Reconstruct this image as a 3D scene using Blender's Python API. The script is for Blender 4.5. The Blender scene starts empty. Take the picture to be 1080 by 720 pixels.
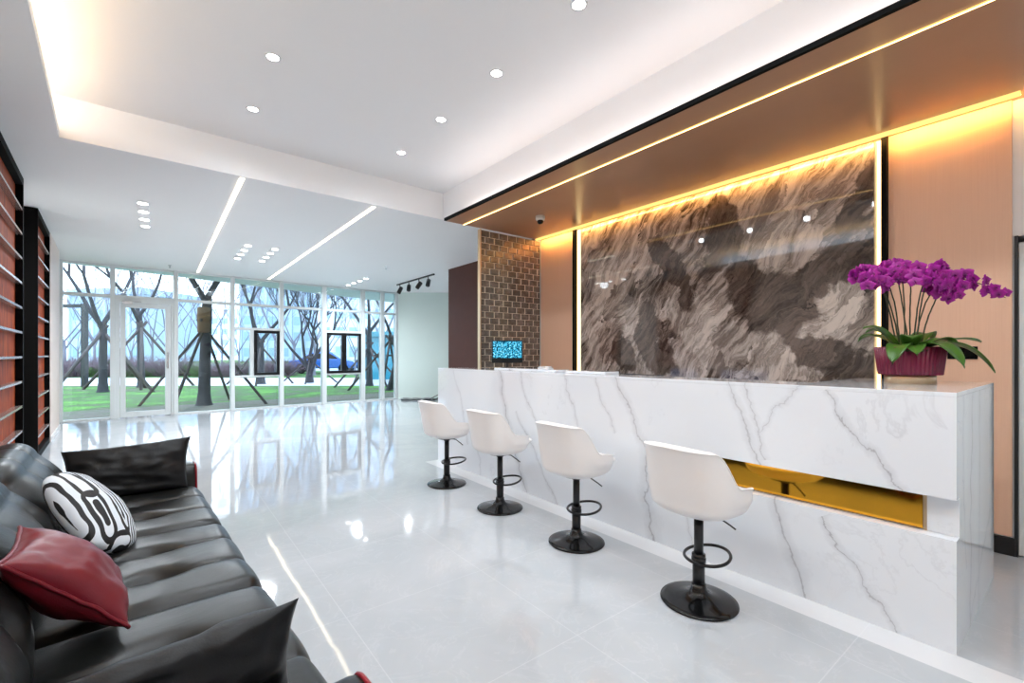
import bpy, bmesh, math, random
from mathutils import Vector, Matrix, noise as mnoise
R = math.radians
PI = math.pi
scn = bpy.context.scene
COL = scn.collection
random.seed(7)

# ------------------------------------------------------------ camera, light, exposure
cam_d = bpy.data.cameras.new('camera'); cam = bpy.data.objects.new('camera', cam_d); COL.objects.link(cam)
cam.location = (0, 0, 1.3); cam.rotation_euler = (R(90), 0, -math.atan(372/480))
cam_d.sensor_width = 36; cam_d.lens = 16.0; cam_d.shift_y = 13.5/1080
cam_d.clip_start = .05; cam_d.clip_end = 400
scn.camera = cam
scn.view_settings.view_transform = 'Standard'; scn.view_settings.look = 'None'
scn.view_settings.gamma = 1; scn.view_settings.use_curve_mapping = False
scn.view_settings.exposure = 0.52
try:
    scn.cycles.use_denoising = True
    scn.cycles.max_bounces = 10; scn.cycles.diffuse_bounces = 5; scn.cycles.glossy_bounces = 5
    scn.cycles.transparent_max_bounces = 16
    scn.cycles.sample_clamp_indirect = 6
    scn.cycles.caustics_reflective = True; scn.cycles.blur_glossy = .5; scn.cycles.caustics_refractive = False
except Exception: pass

W = bpy.data.worlds.new('sky'); scn.world = W; W.use_nodes = True
wn = W.node_tree.nodes; wl = W.node_tree.links
bg = wn['Background']; bg.inputs['Strength'].default_value = 4.1
tc = wn.new('ShaderNodeTexCoord'); sx = wn.new('ShaderNodeSeparateXYZ'); wl.new(tc.outputs['Generated'], sx.inputs[0])
cr = wn.new('ShaderNodeValToRGB'); wl.new(sx.outputs['Z'], cr.inputs[0])
cr.color_ramp.elements[0].position = 0; cr.color_ramp.elements[0].color = (.66, .80, .95, 1)
cr.color_ramp.elements[1].position = .9; cr.color_ramp.elements[1].color = (.45, .62, .95, 1)
e = cr.color_ramp.elements.new(.12); e.color = (.86, .86, .95, 1)
e = cr.color_ramp.elements.new(.35); e.color = (.95, .93, .98, 1)
wl.new(cr.outputs[0], bg.inputs['Color'])

COVE_R = 5; COVE_L = 18; DOWN_W = 24; GRILLE_W = 44      # lamp powers
sun_d = bpy.data.lights.new('sun', 'SUN'); sun_d.energy = 2.5; sun_d.angle = R(12); sun_d.color = (1, .93, .85)
sun = bpy.data.objects.new('sun', sun_d); COL.objects.link(sun); sun.rotation_euler = (R(50), 0, R(160))

# ------------------------------------------------------------ helpers
BROT = math.atan(425/480) - math.atan(372/480)      # the left and window walls stand 3.7 degrees off the counter wall
def bw(x, y, z=0):
    c, s = math.cos(BROT), math.sin(BROT)
    return Vector((x*c - y*s, x*s + y*c, z))

class MB:
    def __init__(s): s.v = []; s.f = []; s.sm = []
    def add(s, vs, fs, smooth=False):
        n = len(s.v); s.v += [tuple(p) for p in vs]
        s.f += [tuple(i+n for i in f) for f in fs]; s.sm += [smooth]*len(fs); return s
    def box(s, a, b, M=None):
        x0,y0,z0 = a; x1,y1,z1 = b
        vs = [Vector(p) for p in ((x0,y0,z0),(x1,y0,z0),(x1,y1,z0),(x0,y1,z0),(x0,y0,z1),(x1,y0,z1),(x1,y1,z1),(x0,y1,z1))]
        if M is not None: vs = [M @ p for p in vs]
        return s.add(vs, [(0,3,2,1),(4,5,6,7),(0,1,5,4),(1,2,6,5),(2,3,7,6),(3,0,4,7)])
    def prism(s, pts, z0, z1):
        n = len(pts)
        vs = [(p[0],p[1],z0) for p in pts] + [(p[0],p[1],z1) for p in pts]
        return s.add(vs, [tuple(range(n))[::-1], tuple(range(n,2*n))] + [(i,(i+1)%n,n+(i+1)%n,n+i) for i in range(n)])
    def tube(s, pts, rad, n=8, closed=False, caps=True):
        pts = [Vector(p) for p in pts]; m = len(pts)
        if not hasattr(rad, '__len__'): rad = [rad]*m
        vs = []; up = None
        for i, p in enumerate(pts):
            if closed: t = pts[(i+1)%m] - pts[i-1]
            else: t = pts[min(i+1,m-1)] - pts[max(i-1,0)]
            t.normalize()
            if up is None:
                up = Vector((0,0,1)) if abs(t.z) < .9 else Vector((1,0,0))
            a = t.cross(up); a.normalize(); b = a.cross(t); up = b
            for k in range(n):
                q = 2*PI*k/n
                vs.append(p + (a*math.cos(q) + b*math.sin(q))*rad[i])
        fs = []
        for i in range(m if closed else m-1):
            j = (i+1) % m
            for k in range(n):
                l = (k+1) % n
                fs.append((i*n+k, i*n+l, j*n+l, j*n+k))
        if caps and not closed:
            fs.append(tuple(range(n))[::-1]); fs.append(tuple((m-1)*n+k for k in range(n)))
        return s.add(vs, fs, True)
    def lathe(s, prof, n=32, sx=1, sy=1, c=(0,0,0), fn=None, closed=True):
        vs = []; m = len(prof)
        for (r, z) in prof:
            for k in range(n):
                a = 2*PI*k/n; rr = r*(fn(a) if fn else 1)
                vs.append((c[0]+rr*sx*math.cos(a), c[1]+rr*sy*math.sin(a), c[2]+z))
        fs = [(i*n+k, i*n+(k+1)%n, (i+1)*n+(k+1)%n, (i+1)*n+k) for i in range(m-1) for k in range(n)]
        if closed: fs += [tuple(range(n))[::-1], tuple((m-1)*n+k for k in range(n))]
        return s.add(vs, fs, True)
    def grid(s, fn, nu, nv, wrap=False, smooth=True):
        vs = [fn(i/nu, j/nv) for j in range(nv+1) for i in range(nu+(0 if wrap else 1))]
        w = nu if wrap else nu+1
        fs = [(j*w+i, j*w+(i+1)%w if wrap else j*w+i+1, (j+1)*w+((i+1)%w if wrap else i+1), (j+1)*w+i) for j in range(nv) for i in range(nu)]
        return s.add(vs, fs, smooth)
    def mesh(s, name):
        me = bpy.data.meshes.new(name); me.from_pydata(s.v, [], s.f)
        me.polygons.foreach_set('use_smooth', s.sm); me.update()
        return me

def obj(name, mb, mat, parent=None, bevel=0, autosmooth=True, fix=True):
    me = mb.mesh(name) if isinstance(mb, MB) else mb
    if fix:
        bm = bmesh.new(); bm.from_mesh(me); bmesh.ops.recalc_face_normals(bm, faces=bm.faces); bm.to_mesh(me); bm.free()
    if mat: me.materials.append(mat)
    o = bpy.data.objects.new(name, me); COL.objects.link(o)
    if parent: o.parent = parent
    if bevel:
        m = o.modifiers.new('bevel', 'BEVEL'); m.width = bevel; m.segments = 2; m.limit_method = 'ANGLE'; m.angle_limit = R(40)
    return o
def tag(o, label, cat, group=None):
    o['label'] = label; o['category'] = cat
    if group: o['group'] = group
    return o
def thing(name, label, cat, loc=(0,0,0), rz=0, group=None):
    o = bpy.data.objects.new(name, None); COL.objects.link(o); o.location = loc; o.rotation_euler = (0,0,rz)
    o.empty_display_size = .1
    return tag(o, label, cat, group)
def struct(name, mb, mat, parent=None, **k):
    o = obj(name, mb, mat, parent, **k)
    if parent is None: o['kind'] = 'structure'
    return o
def sempty(name, loc=(0,0,0), rz=0):
    o = bpy.data.objects.new(name, None); COL.objects.link(o); o.location = loc; o.rotation_euler = (0,0,rz); o['kind'] = 'structure'; return o
def dup(root, loc=None, rz=None, label=None, group=None):
    def cp(o, par):
        c = o.copy(); COL.objects.link(c); c.parent = par
        for ch in list(o.children): cp(ch, c)
        return c
    r = cp(root, None)
    if loc is not None: r.location = loc
    if rz is not None: r.rotation_euler = (0,0,rz)
    if label: r['label'] = label
    if group: r['group'] = group
    return r

# ------------------------------------------------------------ materials
class NT:
    def __init__(s, name):
        s.m = bpy.data.materials.new(name); s.m.use_nodes = True
        s.t = s.m.node_tree; s.n = s.t.nodes; s.l = s.t.links
        s.b = s.n['Principled BSDF']; s.out = s.n['Material Output']
    def new(s, t, **k):
        q = s.n.new(t)
        for a, v in k.items(): setattr(q, a, v)
        return q
    def set(s, sock, v):
        if hasattr(v, 'links') or isinstance(v, bpy.types.NodeSocket): s.l.new(v, sock)
        else: sock.default_value = v
    def math(s, op, a, b=None, c=None, clamp=False):
        q = s.new('ShaderNodeMath', operation=op, use_clamp=clamp); s.set(q.inputs[0], a)
        if b is not None: s.set(q.inputs[1], b)
        if c is not None: s.set(q.inputs[2], c)
        return q.outputs[0]
    def coord(s, kind='Object'): return s.new('ShaderNodeTexCoord').outputs[kind]
    def mapping(s, v, loc=(0,0,0), rot=(0,0,0), scale=(1,1,1)):
        q = s.new('ShaderNodeMapping'); s.l.new(v, q.inputs[0])
        q.inputs['Location'].default_value = loc; q.inputs['Rotation'].default_value = rot; q.inputs['Scale'].default_value = scale
        return q.outputs[0]
    def noise(s, v, scale=5, detail=4, rough=.5, dist=0):
        q = s.new('ShaderNodeTexNoise'); 
        if v is not None: s.l.new(v, q.inputs['Vector'])
        q.inputs['Scale'].default_value = scale; q.inputs['Detail'].default_value = detail
        q.inputs['Roughness'].default_value = rough; q.inputs['Distortion'].default_value = dist
        return q
    def ramp(s, f, stops, interp='LINEAR'):
        q = s.new('ShaderNodeValToRGB'); s.l.new(f, q.inputs[0]); r = q.color_ramp; r.interpolation = interp
        while len(r.elements) > 1: r.elements.remove(r.elements[-1])
        r.elements[0].position = stops[0][0]; r.elements[0].color = (*stops[0][1], 1)
        for p, c in stops[1:]:
            e = r.elements.new(p); e.color = (*c, 1)
        return q.outputs[0]
    def mix(s, f, a, b, blend='MIX'):
        q = s.new('ShaderNodeMix', data_type='RGBA', blend_type=blend)
        s.set(q.inputs[0], f)
        s.set(q.inputs[6], (*a, 1) if isinstance(a, tuple) and len(a) == 3 else a)
        s.set(q.inputs[7], (*b, 1) if isinstance(b, tuple) and len(b) == 3 else b)
        return q.outputs[2]
    def bump(s, h, strength=.2, dist=.01):
        q = s.new('ShaderNodeBump'); q.inputs['Strength'].default_value = strength; q.inputs['Distance'].default_value = dist
        s.l.new(h, q.inputs['Height']); s.l.new(q.outputs[0], s.b.inputs['Normal']); return q
    def xyz(s, v):
        q = s.new('ShaderNodeSeparateXYZ'); s.l.new(v, q.inputs[0]); return q.outputs
    def comb(s, x, y, z):
        q = s.new('ShaderNodeCombineXYZ'); s.set(q.inputs[0], x); s.set(q.inputs[1], y); s.set(q.inputs[2], z); return q.outputs[0]

def P(name, col, rough=.5, metal=0, spec=.5, coat=0, var=0, vscale=20, bump=0, bscale=60, coat_rough=.05):
    t = NT(name); b = t.b
    b.inputs['Base Color'].default_value = (*col, 1); b.inputs['Roughness'].default_value = rough
    b.inputs['Metallic'].default_value = metal; b.inputs['Specular IOR Level'].default_value = spec
    b.inputs['Coat Weight'].default_value = coat; b.inputs['Coat Roughness'].default_value = coat_rough
    if var:
        n = t.noise(t.coord(), vscale, 4)
        c = t.mix(n.outputs['Fac'], tuple(x*(1-var) for x in col), tuple(min(1, x*(1+var)) for x in col))
        t.l.new(c, b.inputs['Base Color'])
    if bump:
        n = t.noise(t.coord(), bscale, 3); t.bump(n.outputs['Fac'], bump, .004)
    return t.m
def EM(name, col, strength):
    t = NT(name); t.n.remove(t.b); e = t.new('ShaderNodeEmission'); e.inputs[0].default_value = (*col, 1); e.inputs[1].default_value = strength
    t.l.new(e.outputs[0], t.out.inputs[0]); return t.m

M = {}
M['paint'] = P('white_paint', (.84, .84, .84), .6, var=.015, vscale=3)
M['ceiling'] = P('ceiling_paint', (.90, .905, .91), .55, var=.01, vscale=2)
M['lowceil'] = P('low_ceiling_paint', (.91, .91, .91), .5, var=.01, vscale=2)
M['beige'] = P('beige_paint', (.76, .64, .57), .5)
M['mint'] = P('mint_paint', (.74, .86, .81), .6, var=.02, vscale=3)
M['brownwall'] = P('dark_brown_panel', (.085, .032, .024), .6, spec=.2, var=.1, vscale=6)
M['black'] = P('black_metal', (.008, .008, .009), .28, spec=.5)
M['blackmatte'] = P('black_matte', (.004, .004, .004), .6, spec=.06)
M['gloss_black'] = P('gloss_black', (.004, .004, .0045), .12, spec=.35)
M['alum'] = P('white_aluminium', (.72, .76, .76), .3, var=.02)
M['chrome'] = P('brushed_steel', (.6, .6, .6), .25, metal=1)
M['gold'] = P('champagne_metal', (.62, .46, .30), .3, metal=1)
M['shelf'] = P('shelf_metal', (.42, .33, .30), .25, metal=.6)
M['leather_seat'] = P('white_leather', (.90, .87, .85), .4, coat=.2, bump=.05, bscale=250)
M['leather_seat2'] = P('white_leather_seat', (.90, .88, .86), .4, coat=.2)
M['piping_red'] = P('red_piping', (.28, .008, .02), .3)
M['pot'] = P('magenta_glaze', (.15, .002, .03), .35, coat=.1)
M['stem'] = P('orchid_stem', (.03, .035, .012), .5)
M['grey_cord'] = P('grey_cord', (.08, .08, .085), .5)
M['white_plastic'] = P('white_plastic', (.8, .8, .8), .3)
M['led_warm'] = EM('warm_light_strip', (1, .62, .22), 7); M['led_warm2'] = EM('warm_wall_light_strip', (1, .50, .12), 66)
M['led_flank'] = EM('warm_strip_diffuser', (1, .56, .16), 1.35)
M['led_warm_side'] = EM('warm_side_light_strip', (1, .70, .30), 2.6)
M['led_cove'] = EM('cove_light_strip', (1, .62, .22), 10)
M['led_white'] = EM('white_light_strip', (1, .88, .66), 4.2)
M['led_soft'] = EM('soft_cove_strip', (1, .86, .80), 3.0)
M['lamp'] = EM('lamp_face', (1, 1, 1), 22)
M['grille_lamp'] = EM('grille_lamp_face', (1, 1, 1), 14)

# floor: polished large pale tiles, gently uneven
t = NT('polished_marble_floor'); co = t.coord()
n1 = t.noise(co, .9, 6, .6, .8); n2 = t.noise(co, 3.2, 8, .62, 1.5)
c = t.ramp(n1.outputs['Fac'], [(0, (.43,.455,.48)), (.42, (.49,.52,.545)), (.6, (.54,.565,.59)), (1, (.58,.60,.62))])
vein = t.math('ABSOLUTE', t.math('SUBTRACT', n2.outputs['Fac'], .5))
vm = t.math('SUBTRACT', 1.0, t.math('MULTIPLY', vein, 60), clamp=True)
c = t.mix(t.math('MULTIPLY', vm, .09), c, (.9,.9,.9))
X, Y, Z = t.xyz(co)
def groove(v, off, step, w):
    f = t.math('FRACT', t.math('DIVIDE', t.math('ADD', v, off), step))
    d = t.math('MULTIPLY', t.math('MINIMUM', f, t.math('SUBTRACT', 1.0, f)), step)
    return t.math('LESS_THAN', d, w)
g = t.math('MAXIMUM', groove(X, 8-.73+.0, .8, .0022), groove(Y, 8-2.28, .8, .0022))
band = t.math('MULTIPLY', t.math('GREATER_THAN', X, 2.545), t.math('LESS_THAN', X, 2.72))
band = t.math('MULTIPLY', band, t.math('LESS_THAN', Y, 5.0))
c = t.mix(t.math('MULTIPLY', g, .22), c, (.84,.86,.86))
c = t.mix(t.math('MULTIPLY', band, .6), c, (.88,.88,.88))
t.l.new(c, t.b.inputs['Base Color']); t.b.inputs['Roughness'].default_value = .045
t.b.inputs['IOR'].default_value = 1.62; t.b.inputs['Specular IOR Level'].default_value = .62
wav = t.noise(co, 3.0, 2, .5)
t.bump(wav.outputs['Fac'], .10, .012)
M['floor'] = t.m

# white counter marble with grey veins placed where the slabs carry them
def marble(name, veins, axis='Y'):
    t = NT(name); co = t.coord(); X, Y, Z = t.xyz(co)
    H = Y if axis == 'Y' else X
    w1 = t.noise(co, 2.2, 6, .62, .4).outputs['Fac']; w2 = t.noise(co, 9, 6, .65, .5).outputs['Fac']; w3 = t.noise(co, 1.2, 3, .5).outputs['Fac']
    warp = t.math('ADD', t.math('MULTIPLY', t.math('SUBTRACT', w1, .5), .26), t.math('MULTIPLY', t.math('SUBTRACT', w2, .5), .028))
    total = None
    for (y0, z0, y1, z1, wd, st) in veins:
        L = math.hypot(y1-y0, z1-z0); nx, nz = (z1-z0)/L, -(y1-y0)/L; dx, dz = (y1-y0)/L, (z1-z0)/L
        d = t.math('ADD', t.math('ADD', t.math('MULTIPLY', H, nx), t.math('MULTIPLY', Z, nz)), -(y0*nx + z0*nz))
        d = t.math('ABSOLUTE', t.math('ADD', d, warp))
        s_ = t.math('ADD', t.math('ADD', t.math('MULTIPLY', H, dx), t.math('MULTIPLY', Z, dz)), -(y0*dx + z0*dz))
        inside = t.math('MULTIPLY', t.math('GREATER_THAN', s_, -.02), t.math('LESS_THAN', s_, L))
        core = t.math('SUBTRACT', 1.0, t.math('DIVIDE', d, wd), clamp=True)
        halo = t.math('MULTIPLY', t.math('SUBTRACT', 1.0, t.math('DIVIDE', d, wd*5), clamp=True), .35)
        v = t.math('MULTIPLY', t.math('MULTIPLY', t.math('MAXIMUM', core, halo), inside), st)
        total = v if total is None else t.math('MAXIMUM', total, v)
    f1 = t.math('SUBTRACT', 1.0, t.math('MULTIPLY', t.math('ABSOLUTE', t.math('SUBTRACT', w1, .56)), 55), clamp=True)
    f1 = t.math('MULTIPLY', f1, t.math('MULTIPLY', t.math('SUBTRACT', w3, .52, clamp=True), 1.2))
    total = t.math('MAXIMUM', total, f1) if total is not None else f1
    total = t.math('MULTIPLY', total, t.math('ADD', .45, t.math('MULTIPLY', w2, 1.0)), clamp=True)
    base = t.mix(w3, (.76,.80,.84), (.83,.86,.90))
    c = t.mix(total, base, (.38,.39,.42))
    t.l.new(c, t.b.inputs['Base Color']); t.b.inputs['Roughness'].default_value = .06
    t.b.inputs['Coat Weight'].default_value = .3; t.b.inputs['Coat Roughness'].default_value = .03
    return t.m
VE = [(1.36,1.13,1.17,.62,.010,.8),(1.17,.62,.93,0,.013,.9),(1.25,1.13,1.16,.7,.008,.7),(.87,1.09,.55,.66,.006,.9),(.86,.45,.57,0,.006,.9),
      (2.24,1.13,1.97,.62,.010,.8),(1.97,.62,1.90,0,.013,.9),(3.75,1.13,3.3,0,.012,.9),(3.37,1.13,3.1,.55,.007,.7),(3.42,.75,2.86,0,.007,.7),
      (2.77,1.12,2.60,.55,.006,.6),(2.42,1.1,2.25,.7,.006,.6),(.97,1.12,1.2,.83,.005,.6),(4.6,1.1,4.3,.3,.007,.5),(1.75,.6,1.6,0,.006,.5),(4.2,.7,4.05,0,.006,.5)]
M['marble'] = marble('white_marble', VE)
M['marble_end'] = marble('white_marble_end', [(3.12,1.13,3.05,0,.03,.45),(3.35,1.13,3.3,0,.02,.35),(2.85,1.1,2.95,.3,.01,.4),(3.7,.4,3.0,0,.012,.4)], 'X')

# brown figured stone with slanting grain, dark and pale bodies
t = NT('brown_figured_stone'); co = t.coord(); X, Y, Z = t.xyz(co)
wA = t.noise(co, .9, 3, .55); wB = t.noise(co, 3.2, 5, .6)
wa = t.xyz(wA.outputs['Color']); wb = t.xyz(wB.outputs['Color'])
yy = t.math('ADD', Y, t.math('ADD', t.math('MULTIPLY', t.math('SUBTRACT', wa[0], .5), .5), t.math('MULTIPLY', t.math('SUBTRACT', wb[0], .5), .12)))
zz = t.math('ADD', Z, t.math('ADD', t.math('MULTIPLY', t.math('SUBTRACT', wa[1], .5), .5), t.math('MULTIPLY', t.math('SUBTRACT', wb[1], .5), .12)))
ca, sa = math.cos(R(52)), math.sin(R(52))
# along = towards upper right of the slab (Y falls to the right)
al = t.math('ADD', t.math('MULTIPLY', yy, -ca), t.math('MULTIPLY', zz, sa))
ac = t.math('ADD', t.math('MULTIPLY', yy, sa), t.math('MULTIPLY', zz, ca))
gr = t.noise(t.comb(t.math('MULTIPLY', ac, 9.0), t.math('MULTIPLY', al, 1.1), 0.0), 1.6, 14, .68, .35)
fine = t.noise(t.comb(t.math('MULTIPLY', ac, 34.0), t.math('MULTIPLY', al, 4.0), 3.0), 2.0, 10, .75, .3)
vo_ = t.new('ShaderNodeTexVoronoi'); vo_.inputs['Scale'].default_value = 1.0; vo_.inputs['Randomness'].default_value = 1
wD = t.xyz(t.noise(co, 5.0, 6, .6).outputs['Color'])
t.l.new(t.comb(t.math('ADD', t.math('MULTIPLY', ac, 4.2), t.math('MULTIPLY', wD[0], .9)), t.math('ADD', t.math('MULTIPLY', al, 1.7), t.math('MULTIPLY', wD[1], 1.3)), 0.0), vo_.inputs['Vector'])
cell = t.xyz(vo_.outputs['Color'])
gr = t.noise(t.comb(t.math('ADD', t.math('MULTIPLY', ac, 9.0), t.math('MULTIPLY', t.math('MULTIPLY', al, 6.0), t.math('SUBTRACT', cell[1], .5))), t.math('MULTIPLY', al, 1.3), t.math('MULTIPLY', cell[2], 9.0)), 1.7, 15, .64, .15)
gf = t.math('ADD', t.math('MULTIPLY', gr.outputs['Fac'], .74), t.math('MULTIPLY', fine.outputs['Fac'], .26))
gf = t.math('ADD', gf, t.math('MULTIPLY', t.math('SUBTRACT', cell[0], .5), .17))
grain = t.ramp(gf, [(.33,(.03,.02,.016)),(.41,(.11,.085,.07)),(.46,(.24,.195,.165)),(.51,(.36,.30,.26)),(.57,(.48,.41,.36)),(.66,(.66,.58,.52))])
def blob(cy, cz, ry, rz, ang=0):
    c_, s_ = math.cos(R(ang)), math.sin(R(ang))
    a = t.math('ADD', yy2, -cy); b = t.math('ADD', zz2, -cz)
    u = t.math('DIVIDE', t.math('ADD', t.math('MULTIPLY', a, c_), t.math('MULTIPLY', b, s_)), ry)
    v = t.math('DIVIDE', t.math('ADD', t.math('MULTIPLY', a, -s_), t.math('MULTIPLY', b, c_)), rz)
    d = t.math('SQRT', t.math('ADD', t.math('MULTIPLY', u, u), t.math('MULTIPLY', v, v)))
    return t.math('MULTIPLY', t.math('SUBTRACT', 1.0, d), 6.0, clamp=True)
wC = t.noise(co, 2.2, 9, .62); wc = t.xyz(wC.outputs['Color'])
yy2 = t.math('ADD', Y, t.math('MULTIPLY', t.math('SUBTRACT', wc[0], .5), .75))
zz2 = t.math('ADD', Z, t.math('MULTIPLY', t.math('SUBTRACT', wc[1], .5), .75))
def union(bs):
    r = bs[0]
    for q in bs[1:]: r = t.math('MAXIMUM', r, q)
    return r
dark = union([blob(2.28,2.45,.20,.40,10), blob(2.0,1.85,.26,.42,-10), blob(1.72,1.75,.35,.34,0), blob(1.35,1.28,.55,.17,25), blob(1.35,1.95,.42,.2,-20), blob(1.13,2.45,.14,.35,0), blob(3.05,1.45,.2,.5,-25), blob(3.45,1.3,.14,.3,-30), blob(2.75,2.2,.13,.5,-30)])
pale = union([blob(1.9,2.5,.33,.50,-8), blob(2.25,1.3,.28,.24,10), blob(1.2,1.62,.16,.34,-20), blob(2.6,1.7,.22,.4,-25), blob(3.7,2.1,.3,.5,-25), blob(3.95,1.4,.14,.4,-20)])
crk = t.noise(t.comb(yy2, zz2, 0.0), 4.5, 10, .7, .6)
darkc = t.mix(t.math('MULTIPLY', t.math('SUBTRACT', gf, .35, clamp=True), 3.2, clamp=True), (.022,.016,.013), (.15,.11,.09))
dl = t.math('SUBTRACT', 1.0, t.math('MULTIPLY', t.math('ABSOLUTE', t.math('SUBTRACT', crk.outputs['Fac'], .5)), 28), clamp=True)
darkc = t.mix(t.math('MULTIPLY', dl, .12), darkc, (.3,.25,.2))
palec = t.mix(t.math('MULTIPLY', t.math('SUBTRACT', gf, .38, clamp=True), 4.5, clamp=True), (.22,.18,.155), (.64,.57,.50))
c = t.mix(t.math('MULTIPLY', pale, .8), grain, palec)
c = t.mix(t.math('MULTIPLY', dark, .93), c, darkc)
ln = t.math('SUBTRACT', 1.0, t.math('MULTIPLY', t.math('ABSOLUTE', t.math('SUBTRACT', crk.outputs['Fac'], .43)), 60), clamp=True)
c = t.mix(t.math('MULTIPLY', ln, .35), c, (.012,.008,.006))
ln2 = t.math('SUBTRACT', 1.0, t.math('MULTIPLY', t.math('ABSOLUTE', t.math('SUBTRACT', gr.outputs['Fac'], .47)), 70), clamp=True)
c = t.mix(t.math('MULTIPLY', ln2, .6), c, (.02,.015,.012))
str_ = t.noise(t.comb(t.math('MULTIPLY', ac, 20.0), t.math('MULTIPLY', al, 1.6), 7.0), 1.5, 12, .72, .2)
lt = t.math('MULTIPLY', t.math('SUBTRACT', str_.outputs['Fac'], .57, clamp=True), 9.0, clamp=True)
c = t.mix(t.math('MULTIPLY', lt, t.math('SUBTRACT', .75, t.math('MULTIPLY', dark, .6))), c, (.66,.59,.52))
dk = t.math('MULTIPLY', t.math('SUBTRACT', .43, str_.outputs['Fac'], clamp=True), 9.0, clamp=True)
c = t.mix(t.math('MULTIPLY', dk, .75), c, (.02,.015,.012))
t.l.new(c, t.b.inputs['Base Color']); t.b.inputs['Roughness'].default_value = .03; t.b.inputs['IOR'].default_value = 1.55
M['stone'] = t.m

# wall cladding and soffit laminate with fine upright grain
t = NT('rose_beige_cladding'); co = t.coord()
n = t.noise(t.mapping(co, scale=(60, 60, .6)), 3, 4, .6)
X, Y, Z = t.xyz(co)
rib = t.math('SINE', t.math('MULTIPLY', Y, 380))
c = t.mix(n.outputs['Fac'], (.78,.48,.32), (.88,.58,.41)); t.l.new(c, t.b.inputs['Base Color']); t.b.inputs['Roughness'].default_value = .45
t.bump(rib, .12, .002)
M['clad'] = t.m
t = NT('copper_laminate'); co = t.coord()
n = t.noise(t.mapping(co, scale=(1, 1, 1)), 2, 5, .6)
c = t.mix(n.outputs['Fac'], (.40,.215,.125), (.49,.27,.16)); t.l.new(c, t.b.inputs['Base Color']); t.b.inputs['Roughness'].default_value = .28
t.b.inputs['Coat Weight'].default_value = .25; t.b.inputs['Coat Roughness'].default_value = .2
M['soffit'] = t.m

# bookcase back: reddish orange wood
t = NT('orange_red_wood'); co = t.coord()
n = t.noise(t.mapping(co, scale=(4, 9, 1.2)), 2.5, 8, .6, 1.2)
c = t.ramp(n.outputs['Fac'], [(.3,(.09,.010,.002)),(.5,(.30,.042,.005)),(.7,(.52,.11,.014))])
X, Y, Z = t.xyz(co)
f = t.math('FRACT', t.math('DIVIDE', Y, .12)); g = t.math('LESS_THAN', f, .05)
c = t.mix(t.math('MULTIPLY', g, .6), c, (.08,.012,.004))
t.l.new(c, t.b.inputs['Base Color']); t.b.inputs['Roughness'].default_value = .6; t.b.inputs['Specular IOR Level'].default_value = .2
M['wood'] = t.m

# black leather, worn
def leather(name, col, bscale=14, rough=.33, spec=.5):
    t = NT(name); co = t.coord()
    n = t.noise(co, 5, 4, .6); g = t.noise(co, 320, 2, .5); wv = t.noise(co, bscale, 4, .55, .8)
    c = t.mix(n.outputs['Fac'], tuple(x*.8 for x in col), tuple(x*1.25 for x in col)); t.l.new(c, t.b.inputs['Base Color'])
    t.b.inputs['Roughness'].default_value = rough; t.b.inputs['Specular IOR Level'].default_value = spec
    h = t.math('ADD', t.math('MULTIPLY', g.outputs['Fac'], .08), t.math('MULTIPLY', wv.outputs['Fac'], .9))
    t.bump(h, .35, .012)
    return t.m
M['leather'] = leather('black_leather', (.008,.0085,.008), 4, .33, .42)
M['leather_cushion'] = leather('black_cushion_leather', (.005,.005,.0055), 8, .38, .28)
M['leather_red'] = leather('red_leather', (.17,.009,.018), 6, .33)

# amber mirror
t = NT('amber_glass_mirror'); t.b.inputs['Base Color'].default_value = (.80,.42,.03,1); t.b.inputs['Metallic'].default_value = 1; t.b.inputs['Roughness'].default_value = .06
n = t.noise(t.coord(), 2, 2); c = t.mix(n.outputs['Fac'], (.70,.33,.03), (.95,.46,.04)); t.l.new(c, t.b.inputs['Base Color'])
M['amber'] = t.m

# window glass: see-through with a faint green-blue tint and a mirror sheen
def glass(name, col, refl=1.0):
    t = NT(name); t.n.remove(t.b)
    tr = t.new('ShaderNodeBsdfTransparent'); tr.inputs[0].default_value = (*col, 1)
    gl = t.new('ShaderNodeBsdfGlossy'); gl.inputs['Roughness'].default_value = .01
    fr = t.new('ShaderNodeFresnel'); fr.inputs[0].default_value = 1.5
    mx = t.new('ShaderNodeMixShader'); t.l.new(t.math('MULTIPLY', fr.outputs[0], refl), mx.inputs[0])
    t.l.new(tr.outputs[0], mx.inputs[1]); t.l.new(gl.outputs[0], mx.inputs[2]); t.l.new(mx.outputs[0], t.out.inputs[0]); return t.m
M['glass'] = glass('window_glass', (.84,.94,.97))
M['glass_clear'] = glass('clear_glass', (.94,.97,.97))

# ------------------------------------------------------------ room shell
P2 = lambda x, y: tuple(bw(x, y)[:2])
WY = 12.22
fl = MB().prism([P2(-.9,-3), (5.2,-3), (6.5,13.2), P2(6.3,WY+.05), P2(-.9,WY+.05)], -.1, 0)
struct('floor', fl, M['floor'])
Cfar = [(-.654,5.29), (3.05,5.39)]
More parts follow.
